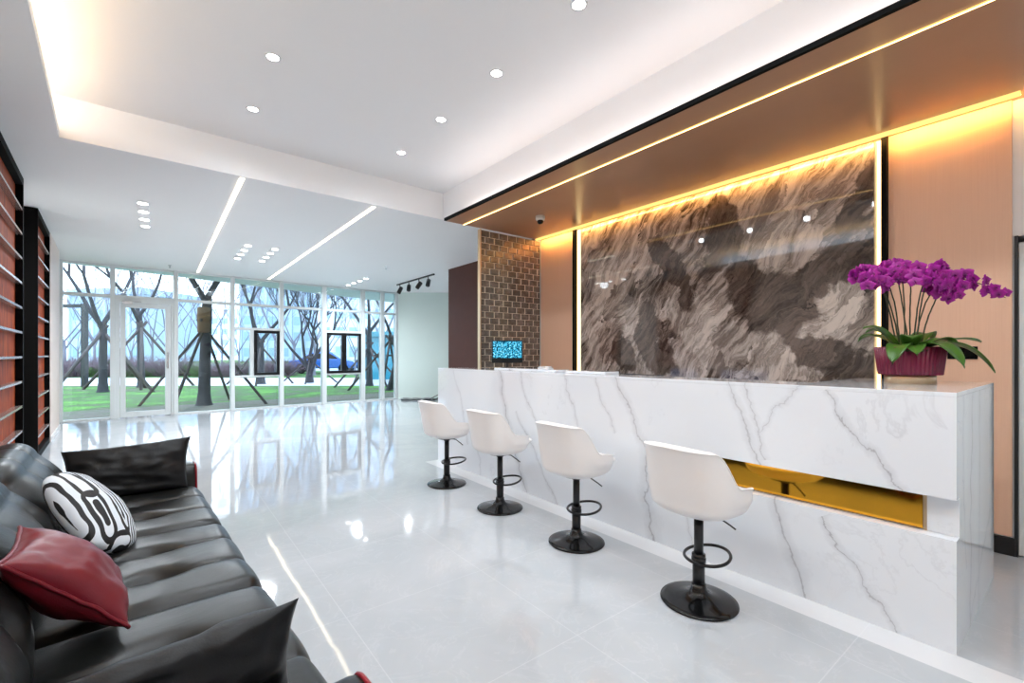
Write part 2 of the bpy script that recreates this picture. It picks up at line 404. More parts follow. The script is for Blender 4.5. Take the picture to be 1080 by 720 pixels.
# lower ceiling: far field, left strip, right strip above the dropped panel
dirB = bw(0,1)
def lineB(y):      # point on the tray's left edge
    return bw(-.31, y)
pL0 = bw(-.31, 5.315); pL1 = bw(-.31, -3.2)
mb = MB()
mb.prism([tuple(pL0[:2]), (5.3, 5.44), (9.5,5.44), (9.5,16), P2(-.95,WY+.3), P2(-.95,5.2), (pL0.x-.3, pL0.y-.02)], 3.1, 3.6)
struct('ceiling', mb, M['lowceil'])
mb = MB(); a = [bw(-.95,-3.2), bw(-.31,-3.2), pL0, Vector((pL0.x-.3, pL0.y-.02, 0)), bw(-.95,5.2)]
mb.prism([tuple(p[:2]) for p in a], 3.1, 3.17)
struct('ceiling', mb, M['lowceil'])
mb = MB(); mb.prism([(3.0,-3.2),(5.3,-3.2),(5.3,5.438),(3.0,5.372)], 3.1, 3.6); struct('ceiling', mb, M['ceiling'])
mb = MB(); mb.box((-2.5,-3.2,3.45), (3.2,5.6,3.55)); struct('ceiling', mb, M['ceiling'])

struct('ceiling', MB().box((-4,-3.4,3.62),(12,16,3.8)), M['paint'])  # unseen slab added above the ceilings to keep sun from leaking in
struct('wall_sun_block', MB().box((4.65,-3.2,0),(4.8,4.9,3.6)), M['paint'])  # unseen wall added behind the right wall and door to block sun leaks
# dropped copper panel over the counter
mb = MB(); mb.box((2.79,-3.1,2.94), (4.37,4.93,2.985)); mb.box((3.0,-3.1,2.985), (4.37,4.93,3.1))
struct('ceiling', mb, M['soffit'])
mb = MB(); mb.box((2.765,-3.1,2.94), (2.79,4.93,2.972)); struct('trim_1', mb, M['blackmatte'])

# left wall with bookcases standing proud of it
mb = MB(); a = [P2(-.9,-3.2), P2(-.78,-3.2), P2(-.78,9.6), P2(-.65,9.6), P2(-.65,11.2), P2(-.78,11.2), P2(-.78,WY+.1), P2(-.9,WY+.1)]
mb.prism(a, 0, 3.1)
struct('wall_left', mb, M['beige'])
mb = MB(); a = [bw(-.65,9.6), bw(-.64,9.6), bw(-.64,11.21), bw(-.65,11.21)]; mb.prism([tuple(p[:2]) for p in a], 0, .08)
struct('baseboard_left', mb, M['paint'])
# rear wall and right wall
mb = MB(); mb.box((-2,-3.1,0), (5.2,-3.0,3.5)); struct('wall_back', mb, M['paint'])
mb = MB(); mb.box((4.37,.33,0), (4.6,5.15,3.1)); mb.box((4.37,-3,2.06), (4.6,.33,2.94)); mb.box((4.37,-3,0), (4.6,-.75,2.06))
struct('wall_right', mb, M['paint'])
mb = MB(); mb.box((4.355,.345,.12), (4.37,.975,2.94)); struct('wall_cladding_right', mb, M['clad'])
mb = MB(); mb.box((4.355,4.255,.0), (4.37,4.94,2.94)); struct('wall_cladding_left', mb, M['clad'])
mb = MB(); mb.box((4.34,.33,0), (4.37,1.2,.11)); struct('baseboard_right', mb, M['black'])
mb = MB(); mb.box((4.30,.975,0), (4.37,1.008,2.94)); struct('trim_2', mb, M['blackmatte'])
mb = MB(); mb.box((4.30,4.215,0), (4.37,4.25,2.94)); struct('trim_3', mb, M['blackmatte'])
# dark brown wall and mint wall beyond
mb = MB(); mb.box((4.85,5.0,0), (5.05,8.46,3.1)); mb.box((4.37,4.99,0),(5.05,5.15,3.1)); struct('wall_brown', mb, M['brownwall'])
g0 = bw(6.29, WY-.06)
Rv = Vector((math.cos(-cam.rotation_euler[2]*1), 0, 0)); yaw = -cam.rotation_euler[2]
Rv = Vector((math.cos(yaw), -math.sin(yaw), 0)); Fv = Vector((math.sin(yaw), math.cos(yaw), 0))
g1 = g0 + Rv*6; mb = MB(); mb.prism([tuple(g0[:2]), tuple(g1[:2]), tuple((g1+Fv*.2)[:2]), tuple((g0+Fv*.2)[:2])], 0, 3.1)
struct('wall_far', mb, M['mint'])
mb = MB(); mb.box((9.3,5.0,0),(9.5,16,3.1)); mb.box((5.05,5.0,0),(9.5,5.15,3.1)); struct('wall_corridor', mb, M['paint'])
mb = MB(); mb.prism([(5.1,5.0),(9.5,5.0),(9.5,13),(6.4,13)], -.1, -.001); struct('floor', mb, M['floor'])

# door in the right wall at the picture edge: black jamb, glass leaf painted pale for the lit room beyond
d = sempty('door_2')
mb = MB(); mb.box((4.345,.318,0),(4.375,.335,2.06)); mb.box((4.345,-.75,2.02),(4.42,.29,2.06)); mb.box((4.345,-.78,0),(4.42,-.76,2.06)); struct('door_frame', mb, M['black'], d)
mb = MB(); mb.box((4.385,-.74,.01),(4.40,.30,2.015)); struct('door_pane', mb, P('lit_room_pane', (.80,.90,.94), .15), d)
mb = MB(); mb.box((4.362,.27,.01),(4.385,.316,2.015)); struct('door_stile', mb, M['alum'], d)

# ------------------------------------------------------------ glazed wall
WR = sempty('window_wall')   # placeholder axis, removed below
bpy.data.objects.remove(WR)
def wbox(mb, x0, x1, z0, z1, y0=-.05, y1=.05):
    mb.box((x0, WY+y0, z0), (x1, WY+y1, z1)); return mb
def win(name): return sempty(name, (0,0,0), BROT)
mull = [(-.80,-.66), (.015,.095), (1.04,1.12), (2.10,2.18), (3.14,3.23), (4.16,4.265), (5.205,5.315), (5.785,5.885), (6.24,6.31)]
for i, (a, b) in enumerate(mull):
    o = struct('trim_%d' % (i+4), wbox(MB(), a, b, 0, 3.1, -.09, .06), M['alum'], bevel=.004); o.rotation_euler = (0,0,BROT)
TR = (2.44, 2.50)
bays = [(-.66,.015), (.095,1.04), (1.12,2.10), (2.18,3.14), (3.23,4.16), (4.265,5.205), (5.315,5.785), (5.885,6.24)]
wnum = 0
for i, (a, b) in enumerate(bays):
    wnum += 1
    w = win('window_%d' % wnum)
    f = MB(); wbox(f, a, b, TR[0], TR[1]); wbox(f, a, b, 3.06, 3.1)
    if i != 1: wbox(f, a, b, 0, .035)
    pz0 = .035
    if i in (3, 5):
        wbox(f, a, b, 1.87, 1.93); wbox(f, a, b, .755, .80)
    if i == 3: wbox(f, 2.50, 2.58, .80, 1.87)
    struct('window_frame', f, M['alum'], w, bevel=.003)
    def pane(x0,x1,z0,z1): struct('window_pane', wbox(MB(), x0, x1, z0, z1, -.006, .006), M['glass'], w)
    pane(a, b, TR[1], 3.06)
    if i == 1: continue
    if i == 3:
        pane(a, b, 1.93, TR[0]); pane(a, b, .035, .755); pane(a, 2.50, .80, 1.87)
    elif i == 5:
        pane(a, b, 1.93, TR[0]); pane(a, b, .035, .755)
    else: pane(a, b, .035, TR[0])
def casement(w, x0, x1, z0, z1, hinge_side):
    e = .065
    f = MB(); wbox(f,x0,x1,z0,z0+e,-.07,.03); wbox(f,x0,x1,z1-e,z1,-.07,.03); wbox(f,x0,x0+e,z0+e,z1-e,-.07,.03); wbox(f,x1-e,x1,z0+e,z1-e,-.07,.03)
    s_ = struct('casement_sash', f, M['black'], w, bevel=.004)
    struct('window_pane', wbox(MB(), x0+e, x1-e, z0+e, z1-e, -.006,.006), M['glass'], w)
    hx = x1-e*.5 if hinge_side else x0+e*.5
    h = MB(); wbox(h,hx-.012,hx+.012,(z0+z1)/2-.02,(z0+z1)/2+.02,-.085,-.07); wbox(h,hx-.01,hx+.01,(z0+z1)/2-.12,(z0+z1)/2+.02,-.105,-.085)
    struct('window_handle', h, M['black'], w)
casement(bpy.data.objects['window_4'], 2.585, 3.14, .80, 1.87, False)
casement(bpy.data.objects['window_6'], 4.27, 4.735, .80, 1.87, True)
casement(bpy.data.objects['window_6'], 4.735, 5.205, .80, 1.87, False)
# glass door
d = sempty('door_1', (0,0,0), BROT)
f = MB(); wbox(f,.095,.165,0,2.44,-.06,.05); wbox(f,1.0,1.04,0,2.44,-.06,.05); wbox(f,.165,1.0,2.36,2.44,-.06,.05); struct('door_frame', f, M['alum'], d, bevel=.003)
f = MB(); wbox(f,.17,.255,.015,2.35,-.05,.03); wbox(f,.90,.995,.015,2.35,-.05,.03); wbox(f,.255,.90,2.26,2.35,-.05,.03); wbox(f,.255,.90,.015,.12,-.05,.03)
lf = struct('door_leaf', f, M['alum'], d, bevel=.003)
struct('door_pane', wbox(MB(),.255,.90,.12,2.26,-.006,.006), M['glass'], d)
f = MB(); wbox(f,.20,.36,2.33,2.375,-.11,-.05); wbox(f,.2,.5,2.375,2.385,-.13,-.05); struct('door_closer', f, M['chrome'], d)
f = MB(); wbox(f,.93,.955,1.0,1.35,-.10,-.085); wbox(f,.935,.95,1.03,1.05,-.085,-.05); wbox(f,.935,.95,1.30,1.32,-.085,-.05); struct('door_handle', f, M['chrome'], d)

# ------------------------------------------------------------ bookcases on the left wall
def bookcase(y0, y1, label):
    t_ = thing('bookcase', label, 'bookcase', tuple(bw(-.78, y0)), BROT, 'tall black bookcases on the left wall')
    D = .125; L = y1-y0; e = .045
    f = MB(); f.box((0,0,0),(D,e,3.095)); f.box((0,L-e,0),(D,L,3.095)); f.box((0,e,3.02),(D,L-e,3.095)); f.box((0,e,0),(D,L-e,.08))
    obj('case', f, M['blackmatte'], t_)
    obj('back_panel', MB().box((.004,e,.08),(.070,L-e,3.02)), M['wood'], t_)
    z = .27
    while z < 2.95:
        obj('shelf', MB().box((.070,e,z-.011),(D-.004,L-e,z+.011)), M['shelf'], t_)
        z += .25
    return t_
bookcase(4.4, 6.81, 'black bookcase with orange wood back, nearer one cut by the left picture edge')
bookcase(8.05, 9.56, 'black bookcase with orange wood back, farther one beside the beige wall and windows')

# ------------------------------------------------------------ stone feature slab with lit edges, glass brick wall
st = thing('stone_wall_panel', 'large polished brown and grey stone slab with glowing edges behind the counter', 'wall panel')
mb = MB(); mb.box((4.32,1.055,.0),(4.345,4.12,2.925)); obj('slab', mb, M['stone'], st, bevel=.002)
mb = MB(); mb.box((4.345,4.135,.6),(4.353,4.205,2.93)); obj('light_strip', mb, M['led_warm_side'], st)
mb = MB(); mb.box((4.345,1.018,.6),(4.353,1.043,2.93)); obj('light_strip', mb, M['led_warm_side'], st)
mb = MB(); mb.box((4.345,1.2,.3),(4.37,4.0,2.8)); obj('backing_board', mb, M['blackmatte'], st)

def led(name, a, b, mat, label, group=None, rz=0):
    if mat is M['led_warm']:
        o = obj(name, MB().box(a, b), M['led_flank']); xm = (a[0]+b[0])/2
        if xm > 4:      # wall washer: the diodes sit behind a small lip and face the wall
            obj('lip', MB().box((xm-.004,a[1],a[2]-.022),(xm+.004,b[1],a[2])), M['led_flank'], o)
            obj('diode_line', MB().box((xm+.0045,a[1],a[2]-.020),(xm+.0055,b[1],a[2]-.002)), M['led_warm2'], o)
        else: obj('diode_line', MB().box((xm-.003,a[1],a[2]-.003),(xm+.003,b[1],a[2])), mat, o)
    else: o = obj(name, MB().box(a, b), mat)
    o.rotation_euler = (0,0,rz); tag(o, label, 'light strip', group); return o
led('light_strip', (3.033,-2.9,2.934), (3.047,4.92,2.94), M['led_warm'], 'warm light strip in copper ceiling panel, the one nearer its black edge')
led('light_strip', (4.23,.3,2.932), (4.255,4.92,2.94), M['led_warm'], 'warm light strip where the copper ceiling panel meets the stone wall')
led('light_strip', (.65,5.36,3.093), (.69,12.1,3.1), M['led_white'], 'white ceiling light strip on the left, ending above the third window')
led('light_strip', (2.05,5.42,3.093), (2.09,12.2,3.1), M['led_white'], 'white ceiling light strip on the right, running toward the black casement window')
led('light_strip', (-.62,-2.8,3.17), (-.60,5.1,3.19), M['led_cove'], 'hidden warm cove light glowing along the left edge of the raised ceiling', rz=BROT)
led('light_strip', (2.86,-2.8,2.985), (2.88,4.8,3.0), M['led_soft'], 'hidden soft cove light above the black edge of the copper panel')

# brick-pattern mirror tile wall
bt = thing('tile_partition', 'brown bevelled brick tile partition behind the computer monitor', 'partition')
mb = MB(); mb.box((3.32,4.965,0),(4.36,5.0,2.935)); obj('core', mb, P('joint_strip', (.85,.80,.70), .25, metal=.3), bt)
mb = MB(); mb.box((3.305,4.94,0),(3.32,5.0,2.935)); obj('edge_trim', mb, M['gold'], bt)
t = NT('bevelled_mirror_tile'); n = t.noise(t.coord(), 14, 6, .7)
c = t.ramp(n.outputs['Fac'], [(.3,(.12,.11,.10)),(.55,(.24,.22,.205)),(.75,(.52,.49,.46))]); t.l.new(c, t.b.inputs['Base Color'])
t.b.inputs['Roughness'].default_value = .25; t.b.inputs['Metallic'].default_value = .5
mb = MB(); bwid, bh, gap = .152, .082, .013
rows = int(2.935/bh)
for r_ in range(rows+1):
    z0 = 2.93-(r_+1)*bh
    if z0 < .02: break
    x = 3.325 - (bwid/2 if r_ % 2 else 0)
    while x < 4.355:
        xa, xb = max(x, 3.322), min(x+bwid-gap, 4.355)
        if xb-xa > .02:
            za, zb = z0+.003, z0+bh-.003; k = .007; ya, yb = 4.965, 4.955
            vs = [(xa,ya,za),(xb,ya,za),(xb,ya,zb),(xa,ya,zb),(xa+k,yb,za+k),(xb-k,yb,za+k),(xb-k,yb,zb-k),(xa+k,yb,zb-k)]
            mb.add(vs, [(4,5,6,7),(0,1,5,4),(1,2,6,5),(2,3,7,6),(3,0,4,7)])
        x += bwid
obj('tiles', mb, t.m, bt)

# ------------------------------------------------------------ marble counter
ct = thing('reception_counter', 'long white marble reception counter with grey veins and amber recess', 'counter')
Y0, Y1 = .377, 5.0; ZT = 1.134
rY = 1.58
pf = [(Y0,0),(Y1,0),(Y1,ZT-.02),(Y0,ZT-.02),(Y0,.667),(rY,.667),(rY,.491),(Y0,.491)]
mb = MB(); mb.add([(2.72,y,z) for y,z in pf]+[(2.79,y,z) for y,z in pf], [tuple(range(8)), tuple(range(15,7,-1))]+[(i,8+i,8+(i+1)%8,(i+1)%8) for i in range(8)])
obj('front_panel', mb, M['marble'], ct)
mb = MB(); mb.box((2.805,Y0+.012,.0),(3.04,Y1,ZT-.02)); obj('core', mb, P('white_lacquer', (.8,.8,.81), .15), ct)
mb = MB(); mb.box((2.79,.50,.497),(2.803,rY,.66)); obj('amber_glass', mb, M['amber'], ct)
mb = MB(); mb.box((2.789,.485,.491),(2.806,.498,.667)); obj('recess_trim', mb, M['gold'], ct)
mb = MB(); mb.box((2.791,Y0+.001,.4),(2.804,.485,.75)); obj('recess_lining', mb, M['marble'], ct)
mb = MB(); mb.box((2.79,Y0,0),(3.85,Y0+.012,ZT-.02)); obj('end_panel', mb, M['marble_end'], ct)
mb = MB(); mb.box((3.04,Y0+.012,0),(3.85,1.03,ZT-.02)); obj('end_block', mb, M['marble'], ct)
mb = MB(); mb.prism([(2.72,Y0),(3.85,Y0),(3.85,1.03),(3.06,1.03),(3.06,Y1),(2.72,Y1)], ZT-.02, ZT); obj('countertop', mb, M['marble'], ct, bevel=.0015)
for (a, b) in ((3.05,1.05), ):
    pass
mb = MB(); mb.box((3.04,1.03,.72),(3.68,Y1-.1,.75)); obj('work_surface', mb, M['white_plastic'], ct)
for yq in (1.1, Y1-.2): obj('desk_leg', MB().box((3.62,yq,0),(3.66,yq+.04,.72)), M['black'], ct)
# raised ledges on the counter
for y0, y1, lb in ((3.06,4.02,'low white marble ledge on the counter below the monitor'), (2.47,2.92,'short low white ledge on the counter in front of the stone wall')):
    o = obj('counter_ledge', MB().box((2.87,y0,ZT),(3.05,y1,ZT+.022)), M['marble'], bevel=.003); tag(o, lb, 'ledge', 'white ledges on the counter top')

# ------------------------------------------------------------ bar stools
def make_stool(label):
    s_ = thing('bar_stool', label, 'bar stool', (0,0,0), 0, 'white bar stools along the counter')
    def sm(a, b, x):
        q = max(0, min(1, (x-a)/(b-a))); return q*q*(3-2*q)
    def htop(ph):
        a = abs(ph)
        h = .842 - .012*(min(a, 55)/55.)**2
        h = h - .185*sm(56, 86, a) - .03*sm(85, 135, a) - .05*sm(125, 160, a)
        return h
    def surf(u, v):
        ph = (u-.5)*360; a = R(ph)
        ca, sa = -math.cos(a), math.sin(a)      # phi=0 is the back (-x)
        k = 2.7; rr = 1/((abs(ca)/(.225 if ca < 0 else .21))**k + (abs(sa)/.245)**k)**(1/k)
        if v < .4:
            q = v/.4; rad = rr*(math.sin(q*PI/2)**.85)*.93; z = .462 + .075*(1-math.cos(q*PI/2))
        else:
            q = (v-.4)/.6; z = .537 + (htop(ph)-.537)*q; rad = rr*(.93+.07*math.sin(min(1,q*2)*PI/2))
            back = sm(90, 20, abs(ph)) if False else (1-sm(30, 95, abs(ph)))
            return Vector((ca*rad - .05*back*q*q, sa*rad*(1-.06*back*q), z))
        return Vector((ca*rad, sa*rad, z))
    mb = MB(); mb.grid(surf, 72, 24, wrap=True)
    me = mb.mesh('shell'); bm = bmesh.new(); bm.from_mesh(me)
    bmesh.ops.remove_doubles(bm, verts=bm.verts, dist=.0005); bmesh.ops.recalc_face_normals(bm, faces=bm.faces); bm.to_mesh(me); bm.free()
    o = obj('shell', me, M['leather_seat'], s_, fix=False)
    # make sure normals face outward then thicken inward
    if me.polygons[len(me.polygons)//2].normal.dot(Vector(me.polygons[len(me.polygons)//2].center)-Vector((0,0,.65))) < 0: me.flip_normals()
    so = o.modifiers.new('thick', 'SOLIDIFY'); so.thickness = .036; so.offset = -1
    bv = o.modifiers.new('bevel', 'BEVEL'); bv.width = .014; bv.segments = 3; bv.limit_method = 'ANGLE'; bv.angle_limit = R(50)
    def cush(u, v):
        a = 2*PI*u; ca, sa = math.cos(a), math.sin(a); k = 3.0
        rr = 1/((abs(ca)/.215)**k + (abs(sa)/.195)**k)**(1/k)
        q = v; rad = rr*math.sin(q*PI)**.55 if q < .999 and q > .001 else 0
        z = .565 - .045*math.cos((1-q)*PI)*-1 if False else .565 - .04*math.cos(q*PI)
        return Vector((.055+ca*rad, sa*rad, .548 + .045*(1-math.cos(q*PI))*.5*1.0 + (.0)))
    mb = MB(); mb.grid(cush, 48, 20, wrap=True); me = mb.mesh('seat_cushion'); bm = bmesh.new(); bm.from_mesh(me)
    bmesh.ops.remove_doubles(bm, verts=bm.verts, dist=.0005); bm.to_mesh(me); bm.free()
    obj('seat_cushion', me, M['leather_seat2'], s_)
    # seam piping round the shell rim (outer edge)
    pts = [surf(i/96, .985) + Vector((0,0,.004)) for i in range(96)]
    c2 = [p*1 for p in pts]
    pts2 = []
    for p in pts:
        q = Vector((p.x, p.y, 0)); q.normalize(); pts2.append(Vector((p.x,p.y,p.z)) + q*.0005)
    obj('rim_piping', MB().tube(pts2, .0035, 6, closed=True), M['leather_seat2'], s_)
    mb = MB(); mb.lathe([(.0,.472),(.09,.472),(.09,.459),(.03,.452),(.03,.437),(0.0,.437)], 24); obj('mounting_plate', mb, M['black'], s_)
    mb = MB(); mb.lathe([(.0,.452),(.0235,.452),(.0235,.21),(.0,.21)], 24); mb.lathe([(0,.235),(.0305,.235),(.0305,.04),(0,.04)], 24); mb.lathe([(0,.25),(.034,.25),(.034,.232),(0,.232)], 24)
    obj('column', mb, M['black'], s_)
    mb = MB(); mb.lathe([(0,.0),(.19,.0),(.194,.004),(.192,.010),(.17,.016),(.12,.024),(.075,.036),(.048,.052),(.038,.072),(.034,.095),(0,.095)], 48); obj('base', mb, M['gloss_black'], s_)
    pts = []
    for i in range(40):
        a = 2*PI*i/40; x = .085+.122*math.cos(a); y = .112*math.sin(a)*(1-.12*math.cos(a))
        pts.append((x, y, .222+.012*math.cos(a)))
    mb = MB(); mb.tube(pts, .0085, 8, closed=True); mb.tube([(-.038,0,.212),(-.02,0,.216)], .008, 8); mb.lathe([(0,.205),(.036,.205),(.036,.23),(0,.23)], 24)
    obj('footrest', mb, M['black'], s_)
    mb = MB(); mb.tube([(.01,-.02,.459),(.06,-.075,.45),(.085,-.12,.42),(.10,-.145,.40)], .0045, 8); obj('lever', mb, M['black'], s_)
    return s_
sl = ['white leather bar stool with black base, the nearest one to the camera', 'white leather bar stool with black base, second nearest to the camera',
      'white leather bar stool with black base, second from the windows', 'white leather bar stool with black base, farthest one at the left end of the counter']
s0 = make_stool(sl[0]); s0.location = (2.25,1.295,0); s0.rotation_euler = (0,0,R(-4))
for (x, y, rz, lb) in ((2.285,2.22,R(0),sl[1]), (2.278,3.105,R(2),sl[2]), (2.28,4.01,R(0),sl[3])):
    dup(s0, (x,y,0), rz, lb)

# ------------------------------------------------------------ sofa (frame of the left wall)
sf = thing('leather_sofa', 'black channelled leather sofa with low arms beneath the left wall', 'sofa', (0,0,0), BROT)
seams = [1.12,1.41,1.69,1.975,2.26,2.545,2.82,3.11,3.41,3.72]
deep = {0,3,6,9}
DIMX = .135
def gsum(x, y, pts, sx, sy):
    return sum(math.exp(-((x-px)/sx)**2 - ((y-py)/sy)**2) for px, py in pts)
dimples = [(DIMX, seams[i]) for i in range(1, 9) if i not in deep]
def chan(y, lo, hi):
    """0 in a thin seam, 1 mid channel, with the segment ends falling deeper"""
    for i in range(9):
        if seams[i] <= y <= seams[i+1]:
            q = (y-seams[i])/(seams[i+1]-seams[i]); b = math.sin(PI*q)**.28
            return b, i
    return 0, 0
def endfall(y, lo, hi, w=.07):
    a = min(y-lo, hi-y); a = max(0, a)
    return 1-math.sqrt(max(0, 1-min(1, a/w)))*1.0 if False else math.sqrt(min(1, a/w)*(2-min(1, a/w)))
for k in range(3):
    lo, hi = seams[3*k], seams[3*k+3]
    # seat profile: back to front then rounded down
    prof = []
    for i in range(34): prof.append((-.30 + .70*i/33, 0, 0))
    def seat(u, v):
        y = lo + (hi-lo)*v; ef = endfall(y, lo, hi); b, _ = chan(y, lo, hi)
        s_ = u*.98
        if s_ < .70: x = -.30+s_; z = .43; nx, nz = 0, 1
        elif s_ < .70+.1257:
            a = (s_-.70)/.08; x = .40+.08*math.sin(a)*.8; z = .35+.08*math.cos(a); nx, nz = math.sin(a), math.cos(a)
        else: x = .464; z = .35-(s_-.8257); nx, nz = 1, 0
        cr = .015*(b-1) + .045*(ef-1) + .012*math.sin(min(1, max(0,(x+.3)/.75))*PI)
        cr += .004*mnoise.noise(Vector((x*7, y*5, k)))
        dm = gsum(x, y, dimples, .075, .040)*.045 + gsum(x, y, dimples, .20, .014)*.010
        cr -= dm
        return Vector((x+nx*cr, y, z+nz*cr))
    obj('seat_cushion', MB().grid(seat, 90, 110), M['leather'], sf)
    bd = [(.55, seams[i]) for i in range(1, 9) if i not in deep]
    def back(u, v):
        y = lo + (hi-lo)*v; ef = endfall(y, lo, hi, .22); b, _ = chan(y, lo, hi)
        s_ = u*1.0; h = .36
        # rises from the seat, leans back, rolls over the top
        if s_ < .5:
            q = s_/.5; x = -.16 - .13*q; z = .40+.36*q; n_ = Vector((.94,0,.34)); tz = q
        elif s_ < .8:
            a = (s_-.5)/.3*R(150); c_ = Vector((-.385,0,.73)); a0 = R(20)+a
            x = c_.x+.10*math.cos(a0); z = c_.z+.10*math.sin(a0); n_ = Vector((math.cos(a0),0,math.sin(a0))); tz = 1
        else:
            q = (s_-.8)/.2; x = -.483-.06*q; z = .747-.5*q; n_ = Vector((-1,0,0)); tz = 1
        bul = .05*math.sin(min(1, s_/.5)*PI) if s_ < .5 else 0
        cr = .007*(b-1) + .10*(ef-1) + bul*1.3 + .008*mnoise.noise(Vector((z*6, y*4, k+5)))
        dm = sum(math.exp(-((z-.585)/.06)**2-((y-py)/.05)**2) for _, py in bd)*.035
        if s_ < .5: cr -= dm
        return Vector((x+n_.x*cr, y, z+n_.z*cr))
    obj('back_cushion', MB().grid(back, 90, 90), M['leather'], sf)
for lo, hi, nm in ((.90,1.10,0), (3.745,3.93,1)):
    def arm(u, v):
        # rounded slab; u round the section (y,z), v along x
        a = 2*PI*u; k = 4
        ca, sa = math.cos(a), math.sin(a); rr = 1/((abs(ca))**k+(abs(sa))**k)**(1/k)
        cy, cz = (lo+hi)/2, .30; hy, hz = (hi-lo)/2, .25
        x0, x1 = -.50, .455; q = v; e = .035
        x = x0 + (x1-x0)*q; L = (x1-x0)
        d0 = min(q*L, (1-q)*L); sc = 1 - e/hy*(1-math.sqrt(max(0, 1-(1-min(1, d0/e))**2))) * (.6)
        return Vector((x, cy + ca*rr*hy*sc, cz + sa*rr*(hz-hy*(1-sc))))
    mb = MB(); mb.grid(arm, 56, 60, wrap=True); n = 56
    mb.f.append(tuple(range(n))); mb.sm.append(False); mb.f.append(tuple(60*n+i for i in range(n))); mb.sm.append(False)
    ar = obj('armrest', mb, M['leather'], sf)
    obj('piping', MB().tube([arm(i/56, .985) + Vector((.004, 0, .0)) for i in range(56)], .006, 6, closed=True), M['piping_red'], ar)
mb = MB(); mb.box((-.55,.92,.10),(.42,3.9,.26)); obj('base_frame', mb, M['leather_cushion'], sf, bevel=.01)
mb = MB(); mb.box((-.62,.92,.12),(-.45,3.9,.60)); obj('back_frame', mb, M['leather_cushion'], sf, bevel=.02)
for x in (-.5,.36):
    for y in (1.0, 3.82):
        obj('leg', MB().lathe([(0,0),(.02,0),(.026,.1),(0,.1)], 16, c=(x,y,0)), M['black'], sf)

# ------------------------------------------------------------ cushions
def pillow(name, label, corners, thick, mat, piping=None, pinch=.07, wrinkle=.012, seed=0, ears=0.0, n=44, squircle=0.0, group=None, power=.42):
    A, B_, C_, D_ = [Vector(c) for c in corners]     # A-B, D-C edges; u along A->B, v along A->D
    ctr = (A+B_+C_+D_)/4; nrm = (C_-A).cross(D_-B_); nrm.normalize()
    o = thing(name, label, 'cushion', tuple(Vector((0,0,0))), BROT, group)
    def base(u, v):
        if squircle:
            x_, y_ = 2*u-1, 2*v-1
            u, v = .5+.5*x_*math.sqrt(1-squircle*y_*y_/2), .5+.5*y_*math.sqrt(1-squircle*x_*x_/2)
        # edges bow inward, corners stay out
        pu = pinch*(1-(2*v-1)**2); uu = u + (0.5-u)*2*pu*abs(2*u-1)**1.5
        pv = pinch*(1-(2*u-1)**2); vv = v + (0.5-v)*2*pv*abs(2*v-1)**1.5
        return A*(1-uu)*(1-vv) + B_*uu*(1-vv) + C_*uu*vv + D_*(1-uu)*vv
    def face(sgn):
        def f(u, v):
            w = max(0, (1-(2*u-1)**2)*(1-(2*v-1)**2))**power
            q = base(u, v); nz = mnoise.noise(Vector((u*3.3+seed, v*3.3, sgn*2.0)))*wrinkle*2 + mnoise.noise(Vector((u*9+seed, v*9, sgn)))*wrinkle*.6
            edge = min(u,1-u,v,1-v)
            radial = math.sin((u*23+v*5+seed)*1.6)*wrinkle*.35*math.exp(-edge*9) if edge > 0 else 0
            return q + nrm*(sgn*(thick/2)*w + (nz+radial*sgn)*min(1, w*1.6))
        return f
    mb = MB(); mb.grid(face(1), n, n); mb.grid(face(-1), n, n)
    me = mb.mesh('cover'); bm = bmesh.new(); bm.from_mesh(me); bmesh.ops.remove_doubles(bm, verts=bm.verts, dist=.0004)
    bmesh.ops.recalc_face_normals(bm, faces=bm.faces); bm.to_mesh(me); bm.free()
    # uv for printed patterns
    uvl = me.uv_layers.new(name='uv')
    ax = (B_-A).normalized(); ay = nrm.cross(ax)
    for lp in me.loops:
        p = Vector(me.vertices[lp.vertex_index].co) - ctr
        uvl.data[lp.index].uv = (p.dot(ax)/(B_-A).length+.5, p.dot(ay)/(D_-A).length+.5)
    obj('cover', me, mat, o, fix=False)
    if piping:
        pts = []
        for i in range(4*24):
            s_, q = divmod(i, 24); q /= 24
            u, v = [(q,0),(1,q),(1-q,1),(0,1-q)][s_]
            pts.append(base(u, v) + nrm*mnoise.noise(Vector((i*.23, seed, 0)))*.006)
        obj('piping', MB().tube(pts, .006, 6, closed=True), piping, o)
    return o
# far black cushion against the far arm
pillow('cushion', 'black leather oblong cushion upright against the far arm of the sofa', [(-.21,3.70,.735),(.41,3.72,.75),(.385,3.62,.435),(-.19,3.60,.435)], .13, M['leather_cushion'], None, .03, .010, 3)
pillow('cushion', 'black leather cushion at the near arm in the bottom foreground', [(-.14,1.10,.735),(.33,1.12,.735),(.345,1.19,.435),(-.14,1.17,.435)], .12, M['leather_cushion'], None, .05, .014, 9)
pillow('cushion', 'red leather cushion with piping leaning on the sofa back', [(-.215,2.13,.75),(-.215,1.75,.76),(.045,1.80,.475),(.02,2.13,.475)], .17, M['leather_red'], M['leather_red'], .05, .008, 5, power=.5)
